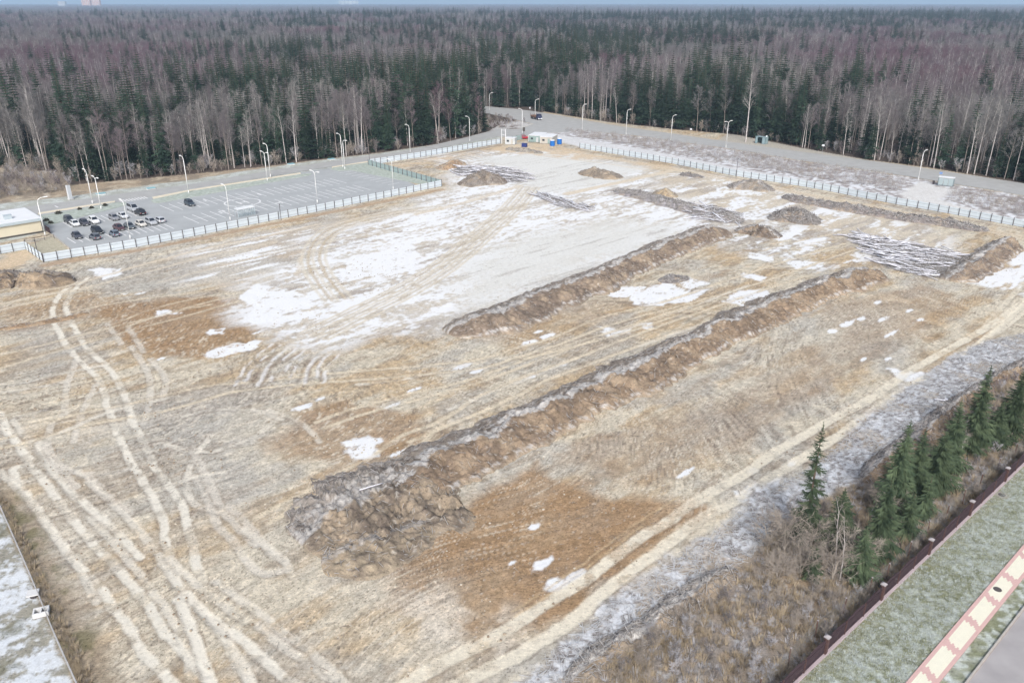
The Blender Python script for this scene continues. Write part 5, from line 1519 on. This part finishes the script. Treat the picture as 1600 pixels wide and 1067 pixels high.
def scatter(name, label, cat, protos, pts, rot, scl, seed=0):
    """one mass object: instances of a few meshes on points"""
    me = bpy.data.meshes.new(name)
    pts = np.asarray(pts, np.float32); n = len(pts)
    me.vertices.add(n); me.vertices.foreach_set('co', pts.ravel())
    a = me.attributes.new('turn', 'FLOAT_VECTOR', 'POINT'); a.data.foreach_set('vector', np.c_[np.zeros((n, 2)), rot].astype(np.float32).ravel())
    a = me.attributes.new('size', 'FLOAT_VECTOR', 'POINT'); a.data.foreach_set('vector', np.asarray(scl, np.float32).ravel())
    a = me.attributes.new('pick', 'INT', 'POINT'); a.data.foreach_set('value', np.random.default_rng(seed).integers(0, len(protos), n).astype(np.int32))
    o = link(name, me); tag(o, label, cat, kind='stuff')
    ng = bpy.data.node_groups.new(name, 'GeometryNodeTree')
    ng.interface.new_socket('Geometry', in_out='INPUT', socket_type='NodeSocketGeometry')
    ng.interface.new_socket('Geometry', in_out='OUTPUT', socket_type='NodeSocketGeometry')
    N, Lk = ng.nodes, ng.links
    gi, go = N.new('NodeGroupInput'), N.new('NodeGroupOutput')
    ip, jg = N.new('GeometryNodeInstanceOnPoints'), N.new('GeometryNodeJoinGeometry')
    for i, m in enumerate(protos):
        po = bpy.data.objects.new(name + '_form', m)
        oi = N.new('GeometryNodeObjectInfo'); oi.inputs['Object'].default_value = po; oi.inputs['As Instance'].default_value = True
        Lk.new(oi.outputs['Geometry'], jg.inputs[0])
    def at(nm, ty):
        q = N.new('GeometryNodeInputNamedAttribute'); q.data_type = ty; q.inputs['Name'].default_value = nm
        return q.outputs['Attribute']
    Lk.new(gi.outputs[0], ip.inputs['Points']); Lk.new(jg.outputs[0], ip.inputs['Instance'])
    ip.inputs['Pick Instance'].default_value = True
    Lk.new(at('pick', 'INT'), ip.inputs['Instance Index'])
    Lk.new(at('turn', 'FLOAT_VECTOR'), ip.inputs['Rotation'])
    Lk.new(at('size', 'FLOAT_VECTOR'), ip.inputs['Scale'])
    Lk.new(ip.outputs[0], go.inputs[0])
    md = o.modifiers.new('scatter', 'NODES'); md.node_group = ng
    return o

scatter('soil_clods', 'clods of soil and stones lying over the cleared field', 'clods', CLODS[0], np.c_[CLODS[1], np.full(len(CLODS[1]), -.04)], rng.uniform(0, 6.28, len(CLODS[1])), np.repeat(CLODS[2][:, None], 3, 1), 15)

# ---- forest
def forest():
    r = np.random.default_rng(12)
    mid = (ROAD_E_FAR + ROAD_E_NEAR) / 2
    mid = np.vstack([mid[0] + (mid[0] - mid[1]) * 4, mid])
    def cloud(d0, d1, dens):
        Amax = 1.25 * d1 * (d1 - d0) * 1.1
        n = int((.68 * (d1 ** 2 - d0 ** 2) + 60 * (d1 - d0)) * dens)
        y = np.sqrt(r.uniform(d0 ** 2, d1 ** 2, n)); x = r.uniform(-1, 1, n) * (.66 * y + 30)
        k = ~inside(x, y, FOREST_CLEAR)
        x, y = x[k], y[k]
        qx, qy = proj(x, y, 0.0)
        k = (seg_dist(x, y, mid) > 9.5) & ~((qx > 744) & (qx < 840) & (qy > 168) & (qy < 206))
        return x[k], y[k]
    xs, ys = [], []
    for d0, d1, dn in ((200, 520, 1 / 15.), (520, 800, 1 / 20.), (800, 1500, 1 / 42.), (1500, 2600, 1 / 105.)):
        a, b = cloud(d0, d1, dn); xs.append(a); ys.append(b)
    x, y = np.concatenate(xs), np.concatenate(ys)
    # share of spruce from place to place
    clump = fbm(x * .012, y * .006, 501, 3)
    fine = fbm(x * .05, y * .03, 502, 2)
    w = .015 + sst(.56, .61, clump) * .5 + sst(.61, .65, fine) * .35
    px, py = proj(x, y, 0.0)
    def blob(cx, cy, rx, ry): return np.exp(-(((px - cx) / rx) ** 2 + ((py - cy) / ry) ** 2))
    for cx, cy, rx, ry, a in ((120, 262, 45, 14, .6), (390, 195, 130, 16, .65), (640, 180, 120, 26, .55), (40, 188, 50, 10, .6), (720, 195, 60, 22, .9), (200, 262, 60, 14, .4), (430, 250, 160, 14, .3), (870, 160, 60, 25, .7), (1140, 195, 110, 26, .7), (640, 232, 120, 14, .35),
                              (1060, 205, 40, 10, .5), (1590, 270, 30, 30, .5), (1000, 200, 60, 12, .5), (800, 85, 300, 14, .22), (1300, 46, 420, 9, .45), (700, 58, 250, 8, .3), (1050, 100, 120, 14, .3), (1480, 285, 60, 14, .3), (1200, 225, 60, 12, .4)):
        w = w + a * blob(cx, cy, rx, ry)
    for cx, cy, rx, ry, a in ((1350, 150, 240, 45, .7), (200, 60, 300, 34, .6), (150, 140, 150, 40, .45), (1400, 240, 130, 22, .35), (1000, 130, 90, 20, .3), (60, 235, 60, 25, .4)):
        w = w - a * blob(cx, cy, rx, ry)
    w = w * np.where(y > 560, .5, .84)
    kind = np.where(r.random(len(x)) < np.clip(w, .015, .9), 0, np.where(r.random(len(x)) < np.where(y < 560, .42, .16), 1, 2))
    dist = np.hypot(x, y)
    edge = seg_dist(x, y, FOREST_CLEAR[:-2])
    wide = np.where(y < 520, 1., np.where(y < 800, 1.15, np.where(y < 1500, 1.6, 2.5)))
    sc = np.where(kind == 0, r.uniform(.62, 1.14, len(x)), r.uniform(.74, 1.06, len(x)))
    sc = sc * (.74 + .5 * fbm(x * .009, y * .009, 505, 3)) * np.where(kind == 0, 1.14, np.where(edge > 14, .93, 1.0))
    sc = sc * np.where(edge < 12, r.uniform(.72, 1.0, len(x)), 1)
    size = np.c_[sc * wide, sc * wide, sc * np.where(wide > 2, 1.15, 1.)]
    rot = r.uniform(0, 6.283, len(x))
    SPR, BIR, BAR = [], [], []
    for i in range(5):
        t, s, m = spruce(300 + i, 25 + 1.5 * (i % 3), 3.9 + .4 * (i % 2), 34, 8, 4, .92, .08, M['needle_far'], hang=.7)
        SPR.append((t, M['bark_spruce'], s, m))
    for i in range(5):
        t, s = bare(320 + i, 24 + (i % 3), .46, 19, 6, 7, 3.2, .22, 1.4, .042, 1.2, .9)
        BIR.append((t, M['birch'], s, M['birch_twig']))
    for i in range(5):
        t, s = bare(340 + i, 21 + 1.5 * (i % 3), .40, 22, 6, 9, 4.0, .17, 1.5, .046, 1.0, .7)
        BAR.append((t, M['bare_bark'], s, M['bare_twig']))
    side = np.where(x < -15 + (y - 386) * -.1, 'west', 'east')
    inview = (np.abs(px - 800) < 820)
    key = edge * 1.0 + dist * .12 + np.where(inview, 0, 1e6)
    spec = {0: ('spruce_tree', 'spruce', 'dark green spruce in the forest %s', SPR), 1: ('birch_tree', 'birch', 'bare birch with pale trunk in the forest %s', BIR), 2: ('bare_tree', 'bare tree', 'leafless grey-brown tree in the forest %s', BAR)}
    sect = ((110, 'behind the clearing by the cream building'), (260, 'opposite the parked cars'), (430, 'opposite the landing circle'), (560, 'opposite the paired lamps'), (700, 'beyond the grey-green fence'), (800, 'beside the road junction'),
            (930, 'behind the truck'), (1080, 'opposite the first three forest road lamps'), (1240, 'around the teal bus shelter'), (1420, 'between the two bus shelters'), (9999, 'behind the glass bus shelter'))
    where = lambda j: next(t_ for lim, t_ in sect if px[j] < lim)
    mass = {0: ('spruce_forest', 'dark spruces standing through the forest towards the horizon'), 1: ('birch_forest', 'pale bare birches standing through the forest towards the horizon'), 2: ('bare_forest', 'purple-brown leafless forest reaching to the horizon')}
    for k in (0, 1, 2):
        nm, cat, lab, forms = spec[k]
        idx = np.nonzero(kind == k)[0]
        order = idx[np.argsort(key[idx])]
        solo, rest = order[:300], order[300:]
        if k == 1:                                           # one birch stands out by the teal shelter
            bx, by = G(1165, 222)
            j = solo[0]; x[j], y[j] = bx, by; size[j] = (1.35, 1.35, 1.12); edge[j] = 0
        protos = {}
        for vi, (t, tm, s, m) in enumerate(forms):
            protos[vi] = (t.mesh('trunk', tm, True), s.mesh('crown', m))
        for j_, j in enumerate(solo):
            trm, crm = protos[int(r.integers(len(forms)))]
            la = lab % where(j)
            if k == 1 and j_ == 0: la = 'tallest white birch standing out beside the teal bus shelter'
            o = thing(nm, la, cat, (x[j], y[j], -.05), rot[j], '%s %s' % ({0: 'spruces', 1: 'birches', 2: 'bare trees'}[k], where(j)))
            o.scale = tuple(size[j])
            link('trunk', trm, o); link('crown', crm, o)
        scatter(mass[k][0], mass[k][1], 'forest', [joined(nm, *f) for f in forms], np.c_[x[rest], y[rest], np.full(len(rest), -.05)], rot[rest], size[rest], k)
    # far woodland as clumps
    n = 26000
    yy = np.exp(r.uniform(math.log(2500), math.log(11000), n)); xx = r.uniform(-1, 1, n) * (.68 * yy + 50)
    cl = fbm(xx * .0012, yy * .0007, 511, 4)
    ks = r.random(n) < sst(.52, .62, cl) * .5 + .05
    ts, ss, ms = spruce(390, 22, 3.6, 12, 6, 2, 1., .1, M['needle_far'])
    tb, sb = bare(391, 20, .3, 14, 5, 4, 3.6, .14, 1.6, .14, 1.0, .4)
    for nm, lab, kk, form in (('far_spruce_forest', 'blue-green spruce belts near the horizon', ks, (ts, M['bark_spruce'], ss, ms)), ('far_bare_forest', 'purple leafless woods near the horizon', ~ks, (tb, M['bare_bark'], sb, M['bare_twig']))):
        q = np.nonzero(kk)[0]
        grow = (yy[q] / 2500.) ** .75
        scatter(nm, lab, 'forest', [joined(nm, *form)], np.c_[xx[q], yy[q], np.full(len(q), -.05)], r.uniform(0, 6.28, len(q)), np.c_[3.2 * grow, 3.2 * grow, r.uniform(.85, 1.2, len(q))], 9)
    # undergrowth along the edge
    sh = []
    for i in range(4):
        t, s = bare(360 + i, 4.5, .05, 16, 5, 6, 1.6, .05, .8, .05, 1.4, .3, forks=2)
        sh.append(joined('shrub', t, M['shrub'], s, (M['shrub'], M['frost_twig'], M['bare_twig'], M['shrub'])[i]))
    yss = []
    for i in range(2):
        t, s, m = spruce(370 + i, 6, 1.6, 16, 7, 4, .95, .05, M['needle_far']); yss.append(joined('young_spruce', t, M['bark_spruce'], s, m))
    ex, ey = cloud(200, 520, 1 / 10.)
    ed = seg_dist(ex, ey, FOREST_CLEAR[:-2])
    q = np.nonzero((ed < 16) & (r.random(len(ex)) < .8))[0]
    scatter('undergrowth', 'grey leafless shrubs along the foot of the forest', 'undergrowth', sh, np.c_[ex[q], ey[q], np.full(len(q), -.05)], r.uniform(0, 6.28, len(q)), np.repeat(r.uniform(.5, 1.1, (len(q), 1)), 3, 1), 4)
    q = np.nonzero((ed > 2) & (ed < 48) & (r.random(len(ex)) < .42 * sst(.34, .5, fbm(ex * .03, ey * .03, 520, 2))))[0]
    scatter('young_spruces', 'young dark spruces filling the forest edge', 'undergrowth', yss, np.c_[ex[q], ey[q], np.full(len(q), -.05)], r.uniform(0, 6.28, len(q)), np.repeat(r.uniform(.6, 2.4, (len(q), 1)), 3, 1), 5)
    # scrub on the western clearing, the traffic island and the frosted bank
    pts = []
    for poly, nn in (('-60,280 0,266 80,268 112,289 100,300 40,305 0,312 -60,322', 380), ('745,181 790,186 828,194 800,200 765,204', 60)):
        pl = P(poly); q = r.uniform(pl.min(0), pl.max(0), (nn * 3, 2)); pts.append(q[inside(q[:, 0], q[:, 1], pl)][:nn])
    q = np.vstack(pts)
    scatter('scrub', 'brown leafless scrub on the clearing beyond the access road', 'scrub', sh, np.c_[q, np.full(len(q), -.05)], r.uniform(0, 6.28, len(q)), np.repeat(r.uniform(.3, .75, (len(q), 1)), 3, 1), 6)
    pl = P('880,203 937,209 1000,215 1135,234 1250,253 1400,276 1415,281 1405,300 1290,282 1150,258 1000,230 905,214')
    pl2 = P('1490,297 1560,305 1640,322 1640,350 1560,332 1480,313')
    q = []
    for p_ in (pl, pl2):
        z_ = r.uniform(p_.min(0), p_.max(0), (9000, 2)); q.append(z_[inside(z_[:, 0], z_[:, 1], p_)][:1500 if p_ is pl else 260])
    q = np.vstack(q)
    scatter('frosted_scrub', 'rime-covered weeds on the bank below the forest road', 'scrub', [joined('weed', *(lambda ts_: (ts_[0], M['frost_twig'], ts_[1], M['frost_twig']))(bare(365, .8, .05, 8, 3, 4, .7, .02, .3, .03, 1.0, .1, forks=2))),
                                                                                              joined('weed', *(lambda ts_: (ts_[0], M['shrub'], ts_[1], M['shrub']))(bare(366, .9, .05, 8, 3, 4, .7, .02, .3, .03, 1.0, .1, forks=2)))],
            np.c_[q, np.full(len(q), -.05)], r.uniform(0, 6.28, len(q)), np.repeat(r.uniform(.5, 1.3, (len(q), 1)), 3, 1), 7)
    return sh
SHRUBS = forest()

# ---- the row of spruces and shrubs inside the picket fence
def near_trees():
    r = np.random.default_rng(40)
    rows = (((1287, 850), 661, 2.0, .45, 'tall thin spruce with gappy branches at the near end of the row'), ((1358, 903), 821, 2.1, 1., 'dense small spruce nearest the picket fence'),
            ((1326, 850), 764, 2.4, .95, 'bushy spruce behind the dense small one'), ((1275, 903), 852, 1.2, .9, 'smallest dark spruce among the grey shrubs'),
            ((1397, 868), 745, 2.4, .95, 'pale green spruce with a slanting birch sapling before it'), ((1424, 808), 656, 2.5, 1., 'tall pointed spruce in the middle of the row'),
            ((1446, 785), 672, 2.3, 1., 'spruce close behind the tall pointed one'), ((1480, 765), 672, 2.9, 1., 'broad dark spruce with wide low boughs in mid row'),
            ((1430, 836), 768, 1.8, 1., 'low dark spruce in front of the tall pointed one'), ((1457, 808), 742, 1.7, .95, 'low grey-green spruce in front of the broad one'),
            ((1508, 737), 624, 2.3, 1., 'spruce behind the row of slim grey saplings'), ((1550, 706), 571, 2.4, .95, 'tall narrow spruce next to last in the row'),
            ((1567, 698), 625, 2.3, 1., 'rounded spruce leaning on the tall narrow one'), ((1604, 690), 570, 2.4, .95, 'spruce cut by the edge of the photograph'))
    for i, (px, yt, rad, spz, lab) in enumerate(rows):
        px = (800 + (px[0] - 800) * (3448 - px[1]) / (3448 - yt), px[1])     # foot below the top as uprights converge
        H = top_height(px[0], px[1], yt)
        t, s, m = spruce(400 + i, H, rad * 1.12, max(15, int(H * 2.8)), 9, 19, spz * .92, .04, M['needle'], lean=r.normal(0, .3), hang=.8, thin=.34)
        o = thing('spruce_tree', lab, 'spruce', (*G(*px), -.05), r.uniform(0, 6.28), 'spruces along the picket fence')
        link('trunk', t.mesh('trunk', M['bark_spruce'], True), o); link('crown', s.mesh('crown', m), o)
    for i, (px, yt, lab) in enumerate((((1304, 890), 800, 'thin pale sapling left of the dense small spruce'), ((1312, 905), 792, 'forked pale sapling before the dense small spruce'), ((1382, 850), 772, 'slanting white sapling before the pale green spruce'),
                                       ((1415, 775), 735, 'white sapling beside the tall pointed spruce'), ((1490, 715), 672, 'left one of the slim grey saplings'), ((1497, 722), 675, 'middle one of the slim grey saplings'), ((1526, 706), 640, 'slim grey sapling leaning by the rounded spruce'))):
        H = top_height(px[0], px[1], yt)
        t, s = bare(430 + i, H, .45, 9, 4, 4, 1.0, .06, .6, .02, 1.3, .9)
        o = thing('sapling', lab, 'sapling', (*G(*px), -.05), r.uniform(0, 6.28), 'pale saplings among the spruces')
        link('trunk', t.mesh('trunk', M['birch'], True), o); link('crown', s.mesh('crown', M['shrub']), o)
    for i, (px, H, lab) in enumerate((((1225, 862), 5.2, 'wide grey leafless shrub left of the spruces'), ((1250, 900), 4.2, 'grey shrub below the tall thin spruce'), ((1200, 850), 3.6, 'outermost grey shrub on the soil bank'), ((1300, 905), 4.2, 'brown shrub between the small spruces'),
                                      ((1265, 860), 4.6, 'tangled shrub at the foot of the tall thin spruce'), ((1340, 880), 3.6, 'brown twiggy shrub behind the dense small spruce'), ((1215, 905), 2.8, 'low grey shrub in the rank grass'), ((1590, 640), 3.0, 'pale brown thicket beyond the last spruces'), ((1380, 815), 3.8, 'twiggy shrub between the pale green spruce and its neighbour'))):
        t, s = bare(450 + i, H, .03, 34, 6, 7, H * .62, .05, .9, .022, .75, .4, forks=4)
        o = thing('bare_shrub', lab, 'shrub', (*G(*px), -.05), 0, 'leafless shrubs beside the spruces')
        link('stems', t.mesh('stems', M['shrub'], True), o); link('crown', s.mesh('crown', M['shrub']), o)
    # rank grass and weeds
    def tuft(seed, n, h, w, m):
        q = np.random.default_rng(seed); s = Soup()
        a = q.uniform(0, 6.28, n); rr = q.uniform(0, .22, n); b0 = np.c_[np.cos(a) * rr, np.sin(a) * rr, np.zeros(n)]
        d = np.c_[np.cos(a) * q.uniform(.1, .9, n), np.sin(a) * q.uniform(.1, .9, n), q.uniform(.5, 1.1, n)] * h
        sd = np.c_[-np.sin(a), np.cos(a), np.zeros(n)] * w
        s.tri(b0 - sd, b0 + sd, b0 + d)
        return s.mesh('grass_tuft', m)
    tf = [tuft(1, 34, .55, .018, M['grass_dry']), tuft(2, 26, .75, .014, M['grass_dry']), tuft(3, 30, .5, .016, M['shrub']), tuft(4, 24, .45, .02, M['frost_twig'])]
    pl = P('905,1080 950,1030 1020,995 1090,940 1150,905 1200,850 1260,800 1340,755 1420,700 1500,635 1600,585 1700,565 1700,640 1600,708 1380,925 1225,1080')
    q = r.uniform(pl.min(0), pl.max(0), (60000, 2)); q = q[inside(q[:, 0], q[:, 1], pl)]
    q = q[r.random(len(q)) < sst(.3, .6, fbm(q[:, 0] * .3, q[:, 1] * .3, 88, 3)) * .8 + .2][:11000]
    scatter('rank_grass', 'dry ochre grass and weeds between the soil bank and picket fence', 'grass', tf, np.c_[q, np.full(len(q), -.05)], r.uniform(0, 6.28, len(q)), np.repeat(r.uniform(.6, 1.5, (len(q), 1)), 3, 1), 8)
    q2 = q[r.random(len(q)) < .07]
    scatter('weeds', 'thin grey brush standing in the rank grass', 'weeds', SHRUBS, np.c_[q2, np.full(len(q2), -.05)], r.uniform(0, 6.28, len(q2)), np.repeat(r.uniform(.15, .42, (len(q2), 1)), 3, 1), 9)
    pl = P('-20,775 0,790 20,838 45,895 66,945 88,1000 118,1067 150,1067 130,1030 100,960 70,900 40,840 10,780')
    q = r.uniform(pl.min(0), pl.max(0), (9000, 2)); q = q[inside(q[:, 0], q[:, 1], pl)][:420]
    scatter('bank_grass', 'tufts of olive and brown grass inside the low mesh fence', 'grass', tf[:3], np.c_[q, np.full(len(q), -.05)], r.uniform(0, 6.28, len(q)), np.repeat(r.uniform(.5, 1.1, (len(q), 1)), 3, 1), 10)
    # lawn blades, rimed
    la = np.vstack([P('1246,1067 1600,728'), P('1600,870 1590,860 1414,1067')])
    lt = [tuft(11, 14, .13, .012, M['lawn_blade']), tuft(12, 14, .12, .012, M['lawn_rime'])]
    q = r.uniform(la.min(0), la.max(0), (90000, 2)); q = q[inside(q[:, 0], q[:, 1], la)][:7000]
    scatter('lawn_grass', 'short rimed grass of the lawn beside the pavement', 'grass', lt, np.c_[q, np.full(len(q), -.03)], r.uniform(0, 6.28, len(q)), np.repeat(r.uniform(.7, 1.5, (len(q), 1)), 3, 1), 11)
M['lawn_blade'] = mat('lawn_blades', S(166, 170, 140), .9, .1, 2., .1, rnd=.2)
M['lawn_rime'] = mat('rimed_blades', S(206, 214, 212), .9, .06, 2., .1, rnd=.1)
near_trees()

# clipped round shrubs on the car park verge
def ball_shrub(px, r0, label, seed):
    r = np.random.default_rng(seed); s = Soup()
    n = 260
    d = r.normal(0, 1, (n, 3)); d[:, 2] = np.abs(d[:, 2]); d /= np.linalg.norm(d, axis=1)[:, None]
    p = d * (r0 * r.uniform(.55, 1.0, n))[:, None]
    e = r.normal(0, .16, (n, 3)); g = r.normal(0, .16, (n, 3))
    s.tri(p, p + e, p + g)
    o = thing('round_shrub', label, 'shrub', (*G(*px), .1), 0, 'round shrubs on the car park verge')
    b = MB(); b.tube([(0, 0, 0), (0, 0, r0 * .7)], .05, 5); b.build('stem', M['bark_spruce'], o)
    link('crown', s.mesh('crown', mat('shrub_leaf', S(74, 72, 62), .9, .2, 2.)), o)
for i, (px, r0, lab) in enumerate((((92, 335), .95, 'largest dark round shrub on the verge by the building'), ((125, 328.5), .65, 'small brown shrub in the middle of the verge'), ((143, 326.5), .6, 'small brown shrub below the two-armed lamp'), ((165, 322.5), .7, 'dark round shrub nearest the crossing'), ((73, 346), .8, 'green shrub at the building corner'), ((80, 350), .7, 'brownish shrub beside the building corner shrub'))):
    ball_shrub(px, r0, lab, 600 + i)

# far town on the horizon
def town():
    wm, om, gm = mat('far_white', S(236, 234, 232)), mat('far_orange', S(226, 150, 110)), mat('far_grey', S(190, 190, 196))
    for px, w, h, m, lab in (((137, 13), 75, 75, om, 'left one of the orange and white tower blocks on the horizon'), ((152, 12.5), 75, 80, om, 'right one of the orange and white tower blocks on the horizon'), ((99, 13.5), 60, 50, gm, 'pale plant building under the steam on the horizon'), ((545, 8.5), 300, 60, wm, 'long white building group on the horizon')):
        g = G(*px)
        t = thing('tower_block', lab, 'building', (*g, 0))
        b = MB(); b.box((0, 0, h / 2), (w, 30, h)); b.build('wall', m, t)
        b = MB(); b.box((0, 0, h + 1.2), (w + 2, 32, 2.4)); b.build('roof', gm, t)
        for k in range(5):
            b = MB(); b.box((-w / 2 + (k + .5) * w / 5, -15.4, h * .5), (w / 14, .8, h * .88)); b.build('window_band', wm if m is om else gm, t)
town()

# ------------------------------------------------------------------ air
def haze():
    b = MB(); b.box((0, 6000, 44.), (34000, 36000, 92.))
    m = bpy.data.materials.new('winter_air'); m.use_nodes = True
    n, l = m.node_tree.nodes, m.node_tree.links
    n.clear()
    out = n.new('ShaderNodeOutputMaterial'); v = n.new('ShaderNodeVolumePrincipled')
    v.inputs['Color'].default_value = (.56, .76, 1.0, 1); v.inputs['Density'].default_value = HAZE; v.inputs['Anisotropy'].default_value = 0.0
    l.new(v.outputs[0], out.inputs['Volume'])
    o = b.build('haze', m); tag(o, 'thin blue winter haze over the forest', 'haze', kind='stuff')
HAZE = 1.3e-4
haze()
